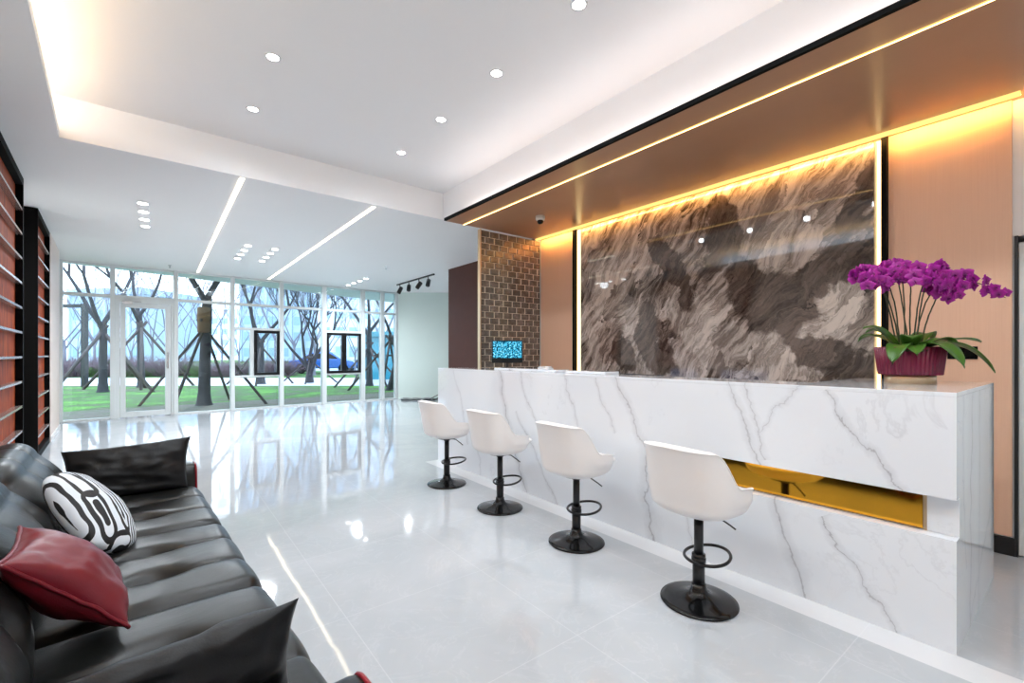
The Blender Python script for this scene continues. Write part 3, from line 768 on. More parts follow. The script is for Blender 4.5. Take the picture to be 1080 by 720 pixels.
# black and white patterned cushion: looping maze lines and zebra stripes
t = NT('black_white_loop_print'); uv = t.coord('UV'); U, V, _ = t.xyz(uv)
w_ = t.noise(uv, 2.2, 2, .5); wx = t.xyz(w_.outputs['Color'])
U2 = t.math('ADD', U, t.math('MULTIPLY', t.math('SUBTRACT', wx[0], .5), .16)); V2 = t.math('ADD', V, t.math('MULTIPLY', t.math('SUBTRACT', wx[1], .5), .16))
def ring(cu, cv, ru, rv, k):
    a = t.math('MAXIMUM', t.math('SUBTRACT', t.math('ABSOLUTE', t.math('SUBTRACT', U2, cu)), ru), 0.0)
    b = t.math('MAXIMUM', t.math('SUBTRACT', t.math('ABSOLUTE', t.math('SUBTRACT', V2, cv)), rv), 0.0)
    d_ = t.math('SQRT', t.math('ADD', t.math('MULTIPLY', a, a), t.math('MULTIPLY', b, b)))
    return t.math('LESS_THAN', t.math('ABSOLUTE', t.math('SUBTRACT', d_, k)), .026)
rings = [ring(.26,.30,.14,.0,.075), ring(.66,.26,.16,.0,.085), ring(.66,.26,.10,.0,.012), ring(.30,.56,.05,.02,.07), ring(.62,.58,.16,.0,.085), ring(.95,.45,.0,.1,.06), ring(.0,.5,.0,.1,.06), ring(.5,.03,.3,.0,.05)]
m_ = rings[0]
for q in rings[1:]: m_ = t.math('MAXIMUM', m_, q)
zeb = t.math('GREATER_THAN', t.math('SINE', t.math('MULTIPLY', t.math('ADD', V2, t.math('MULTIPLY', t.math('SUBTRACT', wx[2], .5), .25)), 95)), .05)
sel = t.math('GREATER_THAN', t.math('ADD', V, t.math('MULTIPLY', U, -.25)), .36)
mask = t.math('ADD', t.math('MULTIPLY', zeb, sel), t.math('MULTIPLY', m_, t.math('SUBTRACT', 1.0, sel)))
c = t.mix(mask, (.78,.84,.90), (.006,.006,.007)); t.l.new(c, t.b.inputs['Base Color']); t.b.inputs['Roughness'].default_value = .6
M['loops'] = t.m
cc = Vector((-.06,2.76,.60)); uvv = Vector((.44,-.62,-.66)).normalized(); nn = Vector((.68,-.25,.69)).normalized(); ww = nn.cross(uvv).normalized(); nn = uvv.cross(ww)
hu, hw = .235, .15
pillow('cushion', 'plump cushion printed with black and white loops and stripes', [cc-uvv*hu-ww*hw, cc+uvv*hu-ww*hw, cc+uvv*hu+ww*hw, cc-uvv*hu+ww*hw], .17, M['loops'], None, 0.0, .004, 11, power=.5, squircle=.75)

# ------------------------------------------------------------ cove light
def cove(name, loc, sx_, sy_, power, col, rz=0, tilt=0):
    l = bpy.data.lights.new(name, 'AREA'); l.shape = 'RECTANGLE'; l.size = sx_; l.size_y = sy_; l.energy = power; l.color = col
    o = bpy.data.objects.new(name, l); COL.objects.link(o); o.location = loc; o.rotation_euler = (PI, tilt, rz)
cove('soffit_cove_lamp', (2.90, 1.0, 3.0), .05, 7.6, COVE_R, (.95, .97, 1), 0, R(-62))
cove('soffit_cove_lamp', (2.93, 1.0, 3.0), .03, 7.6, 3, (1, .93, .90))
cove('left_cove_lamp', bw(-.47, 1.2, 3.19), .06, 7.6, COVE_L, (1, .55, .16), BROT)
# ------------------------------------------------------------ ceiling lamps
def lamp_light(name, loc, power, size=172, blend=1.0, rad=.04, parent=None, col=(.86,.93,1)):
    l = bpy.data.lights.new(name, 'SPOT'); l.energy = power; l.spot_size = R(size); l.spot_blend = blend; l.shadow_soft_size = rad; l.color = col
    o = bpy.data.objects.new(name, l); COL.objects.link(o); o.location = loc
    if parent: o.parent = parent
    return o
dlp = None
def downlight(x, y, z, label, power, shared):
    t_ = thing('downlight', label, 'downlight', (x,y,z), 0, 'round downlights in the raised ceiling')
    if not shared:
        shared['ring'] = MB().lathe([(.040,-.003),(.052,-.006),(.056,-.001),(.056,.0),(.040,.0)], 32, closed=False).mesh('trim_ring'); shared['ring'].materials.append(M['white_plastic'])
        shared['face'] = MB().lathe([(0,-.002),(.040,-.002),(.040,.0),(0,.0)], 32).mesh('lamp_face'); shared['face'].materials.append(M['lamp'])
    for k in ('ring','face'):
        o = bpy.data.objects.new({'ring':'trim_ring','face':'lamp_face'}[k], shared[k]); COL.objects.link(o); o.parent = t_
    lamp_light('lamp', (0,0,-.03), power, parent=t_)
    return t_
sh = {}
names_c = {1.96:'round downlight at the top edge of the picture, right row', 2.825:'round downlight in the right row, second from the top picture edge', 3.695:'round downlight in the right row, third from the top picture edge', 4.56:'round downlight in the right row, the one nearest the windows'}
for y, lb in names_c.items(): downlight(2.04, y, 3.45, lb, DOWN_W, sh)
for y, lb in {3.665:'round downlight in the left row, the nearer one', 4.546:'round downlight in the left row, the one closer to the windows'}.items(): downlight(.65, y, 3.45, lb, DOWN_W, sh)
for x in (.65, 2.04):
    for y in ((2.8,1.93,1.06,.19,-.68,-1.55) if x < 1 else (1.06,.19,-.68,-1.55)): downlight(x, y, 3.45, 'round downlight in the raised ceiling behind or above the camera', DOWN_W, sh)
# narrow four-lamp grille downlights in the low ceiling
gsh = {}
def grille(x, y0, y1, label, rz=0):
    t_ = thing('grille_downlight', label, 'downlight', (x,(y0+y1)/2,3.1), rz, 'slim four-lamp downlights in the low ceiling')
    L = (y1-y0)/2 + .1
    obj('housing', MB().box((-.06,-L,-.006),(.06,L,0)), M['ceiling'], t_, bevel=.002)
    for i in range(4):
        yy_ = (y0-y1)/2 + (y1-y0)*i/3
        if 'm' not in gsh:
            gsh['m'] = MB().lathe([(0,-.010),(.048,-.010),(.048,-.006),(0,-.006)], 24).mesh('lamp_face'); gsh['m'].materials.append(M['grille_lamp'])
        o = bpy.data.objects.new('lamp_face', gsh['m']); COL.objects.link(o); o.parent = t_; o.location = (0, yy_, 0)
    lamp_light('lamp', (0,0,-.06), GRILLE_W*4, rad=.1, parent=t_)
grille(-.155, 6.98, 8.20, 'slim four-lamp downlight nearest the bookcases')
grille(1.16, 8.62, 9.90, 'slim four-lamp downlight, left one of the pair between the light strips')
grille(1.565, 8.63, 9.88, 'slim four-lamp downlight, right one of the pair between the light strips')
grille(3.88, 10.67, 11.94, 'slim four-lamp downlight in front of the rightmost windows')
# track with four spot heads
tk = thing('track_light', 'black ceiling track with four spotlights near the mint wall', 'track light', (4.85,10.1,3.1))
obj('track', MB().box((-.018,-1.0,-.03),(.018,1.0,0)), M['black'], tk)
for i, y in enumerate((-.72,-.25,.30,.82)):
    hd = obj('spot_head', MB().lathe([(0,-.09),(.045,-.09),(.05,-.085),(.05,.08),(.035,.095),(0,.095)], 20), M['black'], tk)
    hd.location = (-.0, y, -.17); hd.rotation_euler = (R((-25,30,-35,5)[i]), R(25), 0)
    l_ = lamp_light('lamp', (0,0,-.11), 45, 90, .6, .04, hd)
    st_ = MB().tube([(0,y,-.03),(0,y,-.16)], .012, 8); obj('bracket', st_, M['black'], tk)
# security dome camera
dc = thing('dome_camera', 'small white security camera under the copper ceiling panel', 'camera', (3.58,4.07,2.94))
obj('housing', MB().lathe([(0,0),(.055,0),(.055,-.035),(.048,-.05),(0,-.05)], 24), M['white_plastic'], dc)
obj('lens_dome', MB().lathe([(.032,-.05),(.038,-.06),(.032,-.08),(.02,-.09),(0,-.094)], 24, closed=False), M['gloss_black'], dc)
for (x, y, lb) in ((3.676,8.968,'tiny ceiling sprinkler near the track light'), (.167,11.5,'tiny ceiling sprinkler above the glass door')):
    s_ = thing('sprinkler', lb, 'sprinkler', (x,y,3.1), 0, 'ceiling sprinklers')
    obj('body', MB().lathe([(0,0),(.03,0),(.028,-.006),(.009,-.01),(.008,-.05),(0,-.05)], 16), M['chrome'], s_)
    obj('deflector', MB().lathe([(0,-.055),(.016,-.055),(.016,-.051),(0,-.051)], 16), M['chrome'], s_)

# ------------------------------------------------------------ monitor on the counter with camera grid
mo = thing('computer_monitor', 'small black monitor showing a blue camera grid on the counter', 'monitor', (2.96,3.90,ZT+.022), R(-30))
MWID, MHT = .335, .245
obj('screen_bezel', MB().box((-MWID/2,-.0,.05),(MWID/2,.025,.05+MHT)), M['gloss_black'], mo, bevel=.004)
t = NT('camera_grid_display'); t.n.remove(t.b); co = t.coord(); X, Y, Z = t.xyz(co)
vo = t.new('ShaderNodeTexNoise'); vo.inputs['Scale'].default_value = 60; vo.inputs['Detail'].default_value = 3; t.l.new(co, vo.inputs['Vector'])
c = t.ramp(vo.outputs['Fac'], [(.35,(.0,.05,.10)),(.48,(.05,.42,.65)),(.6,(.35,.8,.95)),(.75,(.9,1,1))], 'CONSTANT')
gx = groove(X, 1.0, .052, .002) if False else None
def grv(v, off, step, w):
    f = t.math('FRACT', t.math('DIVIDE', t.math('ADD', v, off), step)); return t.math('LESS_THAN', f, w/step)
g = t.math('MAXIMUM', grv(X, 1.0, .0525, .003), grv(Z, 1.0, .042, .003))
c = t.mix(g, c, (0,.02,.04))
e = t.new('ShaderNodeEmission'); t.l.new(c, e.inputs[0]); e.inputs[1].default_value = 1.1; t.l.new(e.outputs[0], t.out.inputs[0])
obj('display', MB().box((-MWID/2+.012,-.002,.05+.055),(MWID/2-.012,.0,.05+MHT-.012)), t.m, mo)
obj('stand', MB().box((-.014,.026,.0),(.014,.04,.16)).box((-.014,.024,.1),(.014,.03,.16)), M['black'], mo)
obj('stand_base', MB().lathe([(0,0),(.075,0),(.075,.006),(0,.008)], 24, sy=.8, c=(0,.03,0)), M['black'], mo)
# white mouse-like small item beside it
o = obj('desk_phone', MB().box((2.97,3.26,ZT+.022),(3.04,3.42,ZT+.035)).box((2.98,3.27,ZT+.035),(3.03,3.32,ZT+.05)).box((2.98,3.37,ZT+.035),(3.03,3.41,ZT+.045)), M['white_plastic'], bevel=.006)
tag(o, 'small white desk object lying on the ledge beside the monitor', 'desk accessory')
# two screens behind the counter, seen mirrored in the stone
bs = P('blue_screen', (.02,.05,.12), .2); 
for y, w, lb in ((3.25,.40,'blue computer screen behind the counter, left of the two mirrored in the stone'), (2.50,.55,'blue computer screen behind the counter, right of the two mirrored in the stone')):
    q = thing('desk_monitor', lb, 'monitor', (3.35,y,.75), 0, 'screens on the work desk behind the counter')
    obj('screen_bezel', MB().box((-.02,-w/2,.06),(.0,w/2,.375)), M['black'], q)
    obj('display', MB().box((.0,-w/2+.01,.08),(.003,w/2-.01,.365)), EM('blue_desktop', (.10,.35,.85), .9), q)
    obj('stand', MB().box((-.035,-.03,.0),(-.02,.03,.2)).box((-.09,-.09,0),(.04,.09,.01)), M['black'], q)

# wall socket
so_ = thing('wall_socket', 'black double wall socket on the rose cladding', 'socket', (4.355,.575,1.31))
# ------------------------------------------------------------ orchid
oc = thing('potted_orchid', 'large potted orchid with cascading magenta flowers on the counter end', 'potted plant', (3.40,.665,ZT))
obj('metal_foot', MB().lathe([(0,0),(.125,0),(.125,.045),(.118,.05),(0,.05)], 48, sx=1.0, sy=.8), M['gold'], oc)
N_ = 368
ribf = lambda a: 1 + .022*math.cos(a*46)
obj('pot', MB().lathe([(0,.05),(.150,.05),(.153,.054),(.172,.205),(.165,.208),(.158,.19),(0,.185)], N_, sx=1.0, sy=.8, fn=ribf), M['pot'], oc).rotation_euler = (0,0,-yaw)
oc.children[0].rotation_euler = (0,0,-yaw)
t = NT('orchid_leaf'); n = t.noise(t.coord(), 12, 3); c = t.mix(n.outputs['Fac'], (.015,.06,.008), (.10,.24,.03)); t.l.new(c, t.b.inputs['Base Color']); t.b.inputs['Roughness'].default_value = .3
M['leaf'] = t.m
def leaf(az, L, w, rise, droop, z0=.19, r0=.05, roll=0):
    """az measured in the plane: 0 = picture right, 90 = away from camera"""
    ax = Rv*math.cos(R(az)) + Fv*math.sin(R(az)); side = Vector((0,0,1)).cross(ax)
    def f(u, v):
        s_ = v; x = r0 + L*s_*(1-.15*s_*droop); z = z0 + rise*math.sin(s_*PI*.55)*L - droop*L*s_*s_*.9
        wd = w*math.sin(PI*min(1, s_*.93+.07))**.6*(1 if s_ < .97 else .3); q = (u-.5)*2
        return ax*x + side*(q*wd/2) + Vector((0,0,z - abs(q)*-.12*w + roll*q*w))
    def g(u, v):
        return f(u, v)
    mb = MB(); mb.grid(f, 6, 16); o = obj('leaf', mb, M['leaf'], oc, fix=False)
    m = o.modifiers.new('thick', 'SOLIDIFY'); m.thickness = .003
for a in ((4,.40,.075,.22,.12), (-34,.33,.13,.30,.75), (-58,.15,.10,.4,.6), (-122,.15,.10,.4,.7), (-82,.26,.12,.35,.8), (-150,.2,.11,.4,.9), (172,.20,.08,.75,.15), (150,.16,.10,.9,.3), (120,.22,.11,.6,.4), (60,.24,.11,.55,.4), (25,.22,.10,.7,.5), (-15,.2,.11,.55,.6), (-128,.14,.10,.75,.4)):
    leaf(*a)
t = NT('orchid_petal'); n = t.noise(t.coord(), 40, 3); oi = t.new('ShaderNodeObjectInfo'); gx_, gy_, gz_ = t.xyz(co := t.coord())
rad_ = t.math('MULTIPLY', t.math('SQRT', t.math('ADD', t.math('MULTIPLY', gx_, gx_), t.math('MULTIPLY', gy_, gy_))), 24.0, clamp=True)
c = t.mix(rad_, (.10,.001,.07), (.60,.012,.46)); c = t.mix(t.math('MULTIPLY', oi.outputs['Random'], .6), c, (.27,.002,.22)); t.l.new(c, t.b.inputs['Base Color']); t.b.inputs['Roughness'].default_value = .45
M['petal'] = t.m
def petal(mb, ang, L, w, cup, base=.15):
    ca, sa = math.cos(ang), math.sin(ang)
    def f(u, v):
        s_ = v; q = (u-.5)*2; wd = w*(math.sin(PI*(base+(1-base)*s_*.97))**.7)
        x = L*s_; y = q*wd/2; z = cup*s_*s_ - .12*w*q*q + .002*math.sin(s_*9+q*4)
        return Vector((x*ca - y*sa, x*sa + y*ca, z))
    mb.grid(f, 5, 6)
flm = MB()
for a in (90, 215, 325): petal(flm, R(a), .034, .024, -.004)
for a in (12, 168): petal(flm, R(a), .036, .042, .004, .25)
petal(flm, R(270), .018, .016, .012, .3)
flm.lathe([(0,0),(.004,.002),(.005,.008),(.002,.013),(0,.014)], 8)
flme = flm.mesh('flower'); flme.materials.append(M['petal'])
rr = random.Random(3)
nf = 0
def spray(base, ctrl, tip, n, bare=.45, wob=.012):
    """flower stem as a quadratic curve in (right, depth, up) relative to the pot"""
    def W3(p): return Rv*p[0] + Fv*p[1] + Vector((0,0,p[2]))
    a, b, c3 = W3(base), W3((ctrl[0],ctrl[1],ctrl[2]-.05)), W3(tip)
    cv = lambda s_: a*(1-s_)**2 + b*2*s_*(1-s_) + c3*s_*s_
    st_ = obj('stem', MB().tube([cv(i/22) + Vector((rr.uniform(-1,1), rr.uniform(-1,1), 0))*.0015 for i in range(23)], [.004-.0022*i/22 for i in range(23)], 6), M['stem'], oc)
    for i in range(n):
        s_ = bare + (1-bare)*(i+.5)/n; p = cv(s_); tg = (cv(min(1,s_+.02))-cv(s_-.02)).normalized()
        o = bpy.data.objects.new('flower', flme); COL.objects.link(o); o.parent = oc
        sd = -1 if i % 2 else 1
        off = Fv*(-.016) + tg.cross(Fv).normalized()*sd*.022 + Vector((0,0,-.008))
        o.location = p + off + Vector((rr.uniform(-1,1),rr.uniform(-1,1),rr.uniform(-1,1)))*wob
        d_ = (-Fv*1.0 + Rv*rr.uniform(-.7,.7) + Vector((0,0,rr.uniform(-.35,.25))) + off*8).normalized()
        o.rotation_euler = (d_.to_track_quat('Z','Y').to_matrix().to_4x4() @ Matrix.Rotation(rr.uniform(-.5,.5),4,'Z')).to_euler()
        s1 = rr.uniform(1.05,1.3)*(1 if s_ < .93 else .85); o.scale = (s1,s1,s1)
for sp in (((-.06,0,.2),(-.10,-.02,.78),(-.33,-.08,.56),11,.5), ((-.04,.02,.2),(-.10,.05,.80),(-.28,.10,.62),10,.5), ((-.03,0,.2),(-.05,-.03,.82),(-.17,-.08,.60),9,.55),
           ((0,0,.2),(-.02,-.02,.85),(-.06,-.12,.55),10,.55), ((.02,0,.2),(.02,-.05,.84),(.05,-.14,.53),11,.5), ((.02,.03,.2),(.0,.1,.86),(.0,.15,.68),7,.6),
           ((.04,0,.2),(.07,0,.80),(.16,-.06,.62),8,.55), ((.06,0,.2),(.14,0,.66),(.24,-.05,.53),10,.52), ((.05,.02,.2),(.12,.04,.86),(.55,0,.49),17,.36), ((-.05,.03,.2),(-.08,.1,.78),(-.16,.14,.66),6,.6)):
    spray(*sp)
obj('moss', MB().lathe([(0,.2),(.10,.205),(.155,.19),(.15,.18),(0,.18)], 32, sx=1, sy=.8), P('dark_moss', (.02,.025,.01), .9, bump=.6, bscale=40), oc)

obj('plate', MB().box((-.010,-.075,-.043),(0,.075,.043)), M['gloss_black'], so_, bevel=.003)
for y in (-.036,.036): obj('outlet', MB().box((-.012,y-.025,-.028),(-.010,y+.025,.028)), M['blackmatte'], so_)

# ------------------------------------------------------------ folded black stand lying by the mint wall
q0 = g0 + Rv*.55 - Fv*.35
fs_ = thing('folded_stand', 'folded thin black metal stand lying on the floor by the mint wall', 'stand', tuple(q0))
mb = MB()
for (a, b) in (((-.35,0,.015),(1.3,-.15,.015)), ((.45,-.1,.02),(1.4,-.1,.52)), ((.2,.05,.015),(1.3,.1,.05)), ((.6,-.2,.02),(1.2,.1,.3))):
    A_ = Rv*a[0]+Fv*a[1]+Vector((0,0,a[2])); B2 = Rv*b[0]+Fv*b[1]+Vector((0,0,b[2])); mb.tube([A_, B2], .012, 6)
obj('rods', mb, M['black'], fs_)
obj('cloth', MB().grid(lambda u, v: Rv*(-.35+.9*u)+Fv*(-.15+.35*v)+Vector((0,0,.025+.03*abs(math.sin(u*9+v*4)))), 20, 10), P('grey_foil', (.2,.21,.22), .4), fs_)
# ------------------------------------------------------------ garden outside
def at(r, d, z=0): return Rv*r + Fv*d + Vector((0,0,z))
t = NT('lawn'); co = t.coord(); n = t.noise(co, .8, 6, .65); n2 = t.noise(co, 14, 4, .7)
f = t.math('ADD', t.math('MULTIPLY', n.outputs['Fac'], .65), t.math('MULTIPLY', n2.outputs['Fac'], .35))
c = t.ramp(f, [(.36,(.17,.14,.10)),(.45,(.08,.11,.035)),(.51,(.05,.14,.015)),(.60,(.13,.34,.03))]); t.l.new(c, t.b.inputs['Base Color']); t.b.inputs['Roughness'].default_value = .9
t.bump(n2.outputs['Fac'], .8, .05); M['lawn'] = t.m
t = NT('bare_soil'); n = t.noise(t.coord(), 3, 7, .7); c = t.ramp(n.outputs['Fac'], [(.3,(.08,.065,.05)),(.5,(.15,.13,.11)),(.6,(.07,.10,.04)),(.75,(.22,.20,.18))]); t.l.new(c, t.b.inputs['Base Color']); t.b.inputs['Roughness'].default_value = .9; M['soil'] = t.m
def quad(name, r0, r1, d0, d1, z0, z1, mat):
    mb = MB(); mb.prism([tuple(at(r0,d0)[:2]), tuple(at(r1,d0)[:2]), tuple(at(r1,d1)[:2]), tuple(at(r0,d1)[:2])], z0, z1); return struct(name, mb, mat)
q0_ = [tuple(bw(-14,WY+.06)[:2]), tuple(bw(9,WY+.06)[:2]), tuple(bw(9,WY+2.3)[:2]), tuple(bw(-14,WY+2.3)[:2])]
struct('garden_soil', MB().prism(q0_, -.1, -.01), M['soil'])
a_ = [tuple(bw(-60,WY+2.3)[:2]), tuple(bw(40,WY+2.3)[:2]), tuple(bw(40,130)[:2]), tuple(bw(-60,130)[:2])]
struct('garden_lawn', MB().prism(a_, -.1, -.012), M['lawn'])
quad('garden_path', -60, 10, 19.0, 25.2, -.05, -.004, P('pale_paving', (.62,.60,.62), .8, var=.08, vscale=1.5))
quad('garden_path', -80, 40, 36, 62, -.05, -.004, P('grey_paving', (.36,.38,.42), .8, var=.08, vscale=1.5))

def tube_branch(mb, p, d, L, r0, r1, rng, seg=4, n=5, grav=.0, wob=.16):
    pts = [p.copy()]; q = p.copy(); dd = d.copy()
    for i in range(seg):
        dd = (dd + Vector((rng.uniform(-1,1), rng.uniform(-1,1), rng.uniform(-.6,.9)+grav))*wob).normalized(); q = q + dd*(L/seg); pts.append(q.copy())
    mb.tube(pts, [r0+(r1-r0)*i/seg for i in range(seg+1)], n, caps=False)
    return pts, dd
def make_tree(label, group, h, r, forks, depth, rng, lean=.55, fork_h=.45, mat=None, bare_low=True):
    t_ = thing('bare_tree', label, 'tree', (0,0,0), 0, group)
    tr = MB(); top, dd = tube_branch(tr, Vector((0,0,-.05)), Vector((rng.uniform(-.015,.015),rng.uniform(-.015,.015),1)), h*fork_h, r, r*.78, rng, 5, 10, 0, .015)
    tr.lathe([(r*1.5,-.06),(r*1.15,.08),(r*.98,.3)], 12, closed=False)
    br = MB()
    def rec(p, d, L, rad, k):
        pts, d2 = tube_branch(br, p, d, L, rad, rad*.55, rng, 3 if k < depth-1 else 2, 6 if k == 0 else 4)
        if k >= depth: return
        m = 3 if k else 2
        for i in range(m):
            ax = Vector((rng.uniform(-1,1), rng.uniform(-1,1), rng.uniform(-.1,.7))).normalized()
            nd = (d2*(1-lean*.55) + ax*lean + Vector((0,0,.12))).normalized()
            rec(pts[-1] if i < 2 else pts[-2], nd, L*rng.uniform(.6,.85), rad*.56, k+1)
    for i in range(forks):
        a = 2*PI*i/forks + rng.uniform(-.4,.4)
        rec(top[-1] - dd*(.15*i), Vector((math.cos(a)*.62, math.sin(a)*.62, 1)).normalized(), h*.26, r*.58, 0)
    obj('trunk', tr, mat or M['bark'], t_, fix=False); obj('branches', br, mat or M['bark'], t_, fix=False)
    return t_
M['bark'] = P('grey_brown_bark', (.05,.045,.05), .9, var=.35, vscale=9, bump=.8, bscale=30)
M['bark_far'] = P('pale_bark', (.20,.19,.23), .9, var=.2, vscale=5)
M['pole'] = P('weathered_pole', (.085,.065,.06), .85, var=.3, vscale=8)
def braces(x, h, spread, label, rot=0, r=.035):
    b = thing('tree_brace', label, 'tree brace', tuple(x), rot, 'timber poles propping the trees')
    for i in range(4):
        a = PI/4 + i*PI/2; c_, s_ = math.cos(a), math.sin(a)
        obj('pole', MB().tube([Vector((c_*spread, s_*spread, -.02)), Vector((-c_*.16, -s_*.16, h))], r, 8), M['pole'], b)
    return b
tr1 = make_tree('thick forked tree just outside the glass, right of the glass door', 'bare trees in the garden', 8.5, .145, 2, 6, random.Random(5), fork_h=.33)
tr1.location = at(-7.95, 11.75)
obj('rope_wrap', MB().lathe([(.10,1.85),(.145,1.87),(.145,2.0),(.150,2.25),(.145,2.5),(.10,2.52)], 20, closed=False), P('jute_wrap', (.20,.11,.06), .9, bump=.8, bscale=60), tr1)
braces(at(-7.95,11.75), 2.2, 1.5, 'timber prop poles around the thick tree with the wrapped trunk', .3)
tr2 = make_tree('bare tree seen through the glass door', 'bare trees in the garden', 8, .13, 3, 6, random.Random(8), fork_h=.36); tr2.location = at(-14.65, 18)
braces(at(-14.65,18), 2.6, 1.7, 'timber prop poles of the tree seen through the glass door', .8, .05)
tr3 = make_tree('bare tree seen through the leftmost window', 'bare trees in the garden', 8, .135, 3, 6, random.Random(12), fork_h=.30); tr3.location = at(-14.2, 15.8)
braces(at(-14.2,15.8), 2.3, 1.8, 'timber prop poles of the tree in the leftmost window', .1, .05)
tr4 = make_tree('bare tree behind the single black casement', 'bare trees in the garden', 7.5, .17, 3, 6, random.Random(21), fork_h=.25); tr4.location = at(-11.05, 20)
braces(at(-11.05,20), 1.9, 1.3, 'timber prop poles of the tree behind the single casement', .5, .04)
tr5 = make_tree('low forking many-branched tree between the two casement windows', 'bare trees in the garden', 7.0, .15, 5, 6, random.Random(33), lean=.42, fork_h=.13); tr5.location = at(-9.3, 20.9)
braces(at(-9.3,20.9), 1.2, 1.2, 'short timber prop poles of the low forking tree', .4, .035)
tr6 = make_tree('slim bare tree behind the double black casement', 'bare trees in the garden', 7.5, .13, 3, 6, random.Random(41), fork_h=.3); tr6.location = at(-5.95, 19)
braces(at(-5.95,19), 1.8, 1.5, 'timber prop poles of the slim tree behind the double casement', .9, .04)
tr7 = make_tree('bare tree leaning in the rightmost window', 'bare trees in the garden', 7.5, .12, 3, 6, random.Random(47), fork_h=.2); tr7.location = at(-4.45, 16.6); tr7.rotation_euler = (0,R(14),0)
braces(at(-4.45,16.6), 2.0, 1.5, 'timber prop poles of the leaning tree in the rightmost window', .2, .04)
# thicket farther back
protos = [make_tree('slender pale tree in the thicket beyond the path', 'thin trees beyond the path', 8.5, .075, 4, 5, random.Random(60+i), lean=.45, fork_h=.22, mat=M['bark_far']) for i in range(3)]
spots = []
rg = random.Random(77)
for i in range(19):
    u = 66 + i*19 + rg.uniform(-5,5); d_ = (28,34)[i%2] + rg.uniform(-1,1); spots.append(((u-540)/480*d_, d_))
for i, (r_, d_) in enumerate(spots):
    o = protos[i] if i < 3 else dup(protos[i%3])
    o.location = at(r_, d_); o.rotation_euler = (0,0,rg.uniform(0,6)); s_ = rg.uniform(.8,1.25); o.scale = (s_,s_,s_)
# twiggy bushes
def bush(label, mat, n, h, rng):
    mb = MB()
    for i in range(n):
        a = rng.uniform(0,2*PI); r_ = rng.uniform(0,.5); p = Vector((math.cos(a)*r_, math.sin(a)*r_, 0)); d0 = Vector((math.cos(a)*rng.uniform(0,.8), math.sin(a)*rng.uniform(0,.8), 1)).normalized()
        pts, d2 = tube_branch(mb, p, d0, h*rng.uniform(.5,1), .014, .006, rng, 3, 3)
        for j in range(4): tube_branch(mb, pts[rng.randint(1,3)], (d2+Vector((rng.uniform(-1,1),rng.uniform(-1,1),rng.uniform(0,.6)))*.8).normalized(), h*.35, .007, .003, rng, 2, 3)
    b = obj('bush', mb, mat, fix=False); tag(b, label, 'bush', 'twiggy bushes beyond the path'); return b
bm1 = P('purple_twigs', (.20,.13,.15), .9); bm2 = P('green_twigs', (.10,.17,.05), .9)
b1 = bush('purple brown twiggy bush beyond the path', bm1, 150, 1.5, random.Random(3)); b2 = bush('green twiggy bush beyond the path', bm2, 150, 1.1, random.Random(4))
k = 0
for i in range(22):
    d_ = 26.6 + rg.uniform(0,2.2); u = 66 + i*13.8; pr_ = (b1, b2)[(i//2) % 2]
    if 305 < u < 358: continue
    o = pr_ if (i in (0, 2)) else pr_.copy()
    if o.name not in COL.objects: COL.objects.link(o)
    o.location = at((u-540)/480*d_, d_); o.rotation_euler = (0,0,rg.uniform(0,6)); s_ = rg.uniform(.8,1.2); o.scale = (s_*1.5,s_*1.5,s_*.62)
# black gate frame
gf = thing('gate_frame', 'black square metal frame standing in the left of the garden', 'frame', tuple(at(-16.9,18)), -yaw)
obj('post', MB().box((-.08,-.08,0),(.08,.08,3.3)), M['black'], gf); obj('post', MB().box((-2.7,-.08,0),(-2.54,.08,3.3)), M['black'], gf)
obj('top_beam', MB().box((-2.54,-.06,3.14),(-.08,.06,3.28)), M['black'], gf)
# parked cars
def make_car(label, mat, loc, rz):
    c_ = thing('car', label, 'car', loc, rz, 'parked cars beyond the garden')
    prof = [(-2.2,.35),(-2.2,.75),(-2.05,.88),(-1.5,.95),(-.8,1.42),(.55,1.45),(1.25,.98),(2.05,.82),(2.25,.6),(2.25,.35)]
    mb = MB(); n = len(prof); vs = [(x, -.85 + (.12 if z > 1 else 0), z) for x, z in prof] + [(x, .85 - (.12 if z > 1 else 0), z) for x, z in prof]
    mb.add(vs, [tuple(range(n)), tuple(range(2*n-1,n-1,-1))] + [(i,(i+1)%n,n+(i+1)%n,n+i) for i in range(n)])
    obj('body', mb, mat, c_, bevel=.06)
    for s_ in (-1, 1):
        y = s_*.80
        mb = MB(); vs = [(-1.35,y+s_*.035,.98),(-.75,y-s_*.02,1.34),(.5,y-s_*.02,1.36),(1.08,y+s_*.035,1.0)]; vs2 = [(a,b+s_*.03,c) for a,b,c in vs]
        mb.add(vs+vs2, [(0,1,2,3),(7,6,5,4),(0,4,5,1),(1,5,6,2),(2,6,7,3),(3,7,4,0)]); obj('side_window', mb, M['gloss_black'], c_)
        for x in (-1.35, 1.4):
            mb = MB(); pts = [Vector((x, y+s_*-.06, .33)), Vector((x, y+s_*.08, .33))]; mb.tube(pts, .33, 20); w_ = obj('wheel', mb, M['blackmatte'], c_, bevel=.02)
    return c_
make_car('deep blue car parked beyond the path between the casement windows', P('blue_paint', (.03,.12,.42), .25, coat=.6), tuple(at(-12.9,31.5)), -yaw+.1)
make_car('dark teal car parked beyond the path behind the double casement', P('teal_paint', (.04,.22,.30), .25, coat=.6), tuple(at(-9.3,33)), -yaw+.1)
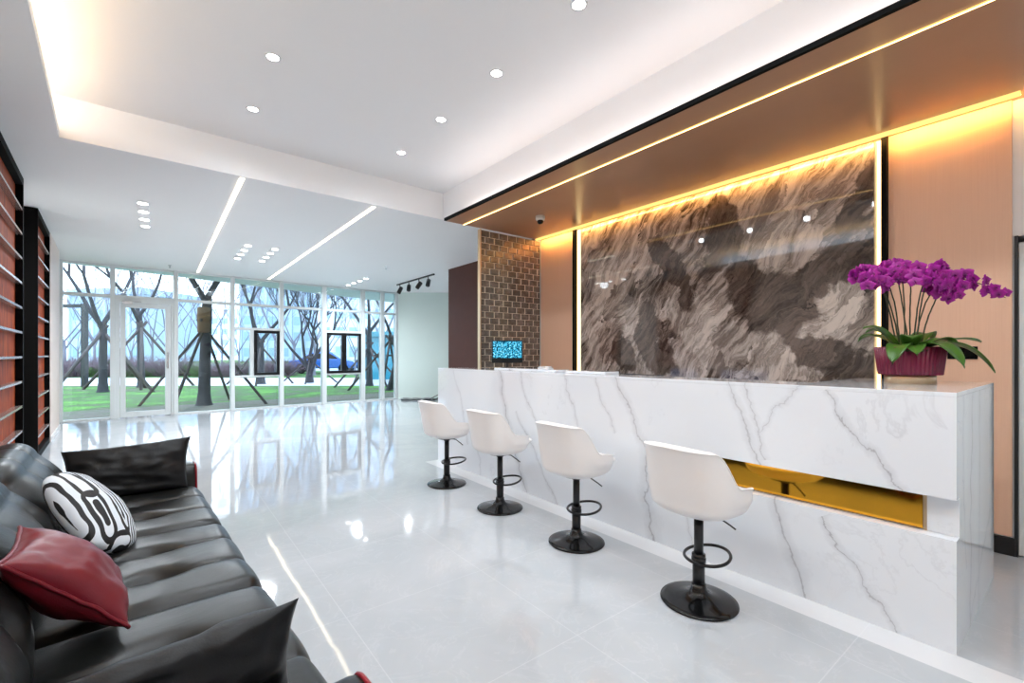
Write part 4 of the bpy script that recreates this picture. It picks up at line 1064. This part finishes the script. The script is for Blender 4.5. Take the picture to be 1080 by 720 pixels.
# teal glass pavilion at the right
pv = thing('glass_pavilion', 'low teal glass pavilion behind the rightmost windows', 'pavilion', tuple(at(-7.2,22)), -yaw)
M['teal'] = P('teal_glass', (.03,.24,.32), .12, coat=.5, var=.2, vscale=2)
obj('roof', MB().box((-.3,-.3,2.15),(7.0,3.2,2.38)), P('teal_metal', (.10,.30,.36), .4), pv)
for i in range(7): obj('post', MB().box((i*1.05-.04,-.05,0),(i*1.05+.04,.05,2.15)), P('slate_frame', (.05,.16,.20), .4) if i == 0 else bpy.data.materials['slate_frame'], pv)
for i in range(6): obj('glass_panel', MB().box((i*1.05+.04,-.02,.08),(i*1.05+1.01,.02,1.2)).box((i*1.05+.04,-.02,1.28),(i*1.05+1.01,.02,2.15)), M['teal'], pv)
# tower blocks
def tower(label, r_, d_, w, dep, h, wall, win_, fl=3.0, cols=8):
    b = thing('apartment_tower', label, 'building', tuple(at(r_,d_)), -yaw + rg.uniform(-.3,.3), 'tall buildings beyond the garden')
    obj('wall', MB().box((-w/2,0,0),(w/2,dep,h)), wall, b)
    n = int(h/fl)
    for i in range(cols):
        x = -w/2 + w*(i+.5)/cols; ww = w/cols*.55
        mb = MB()
        for k in range(n): mb.box((x-ww/2,-.06,k*fl+.9),(x+ww/2,0.05,k*fl+2.5))
        obj('window_column', mb, win_, b)
    for i in range(0, cols+1): 
        x = -w/2 + w*i/cols; obj('pilaster', MB().box((x-.18,-.35,0),(x+.18,0,h)), wall, b)
    obj('parapet', MB().box((-w/2-.3,-.4,h),(w/2+.3,dep+.3,h+1)), wall, b)
    return b
wA_ = P('hazed_blue_render', (.46,.55,.66), .8, var=.05, vscale=.3); wB_ = P('hazed_grey_render', (.62,.66,.72), .8, var=.05, vscale=.3); wi = P('hazed_window_glass', (.27,.40,.54), .3)  # distance haze is mixed into these pale wall and window colours
tower('pale blue tower block beyond the bays between the casement windows', -38, 88, 26, 14, 60, wA_, wi, cols=12)
tower('grey tower block behind the double casement, far right of the garden', -22, 72, 16, 12, 45, wB_, wi, cols=8)
tower('pale tower block seen past the leftmost window', -66, 74, 13, 12, 11, wA_, wi, cols=6)
tower('long low grey block far behind the glass door', -85, 128, 30, 12, 13, wB_, wi, cols=12)
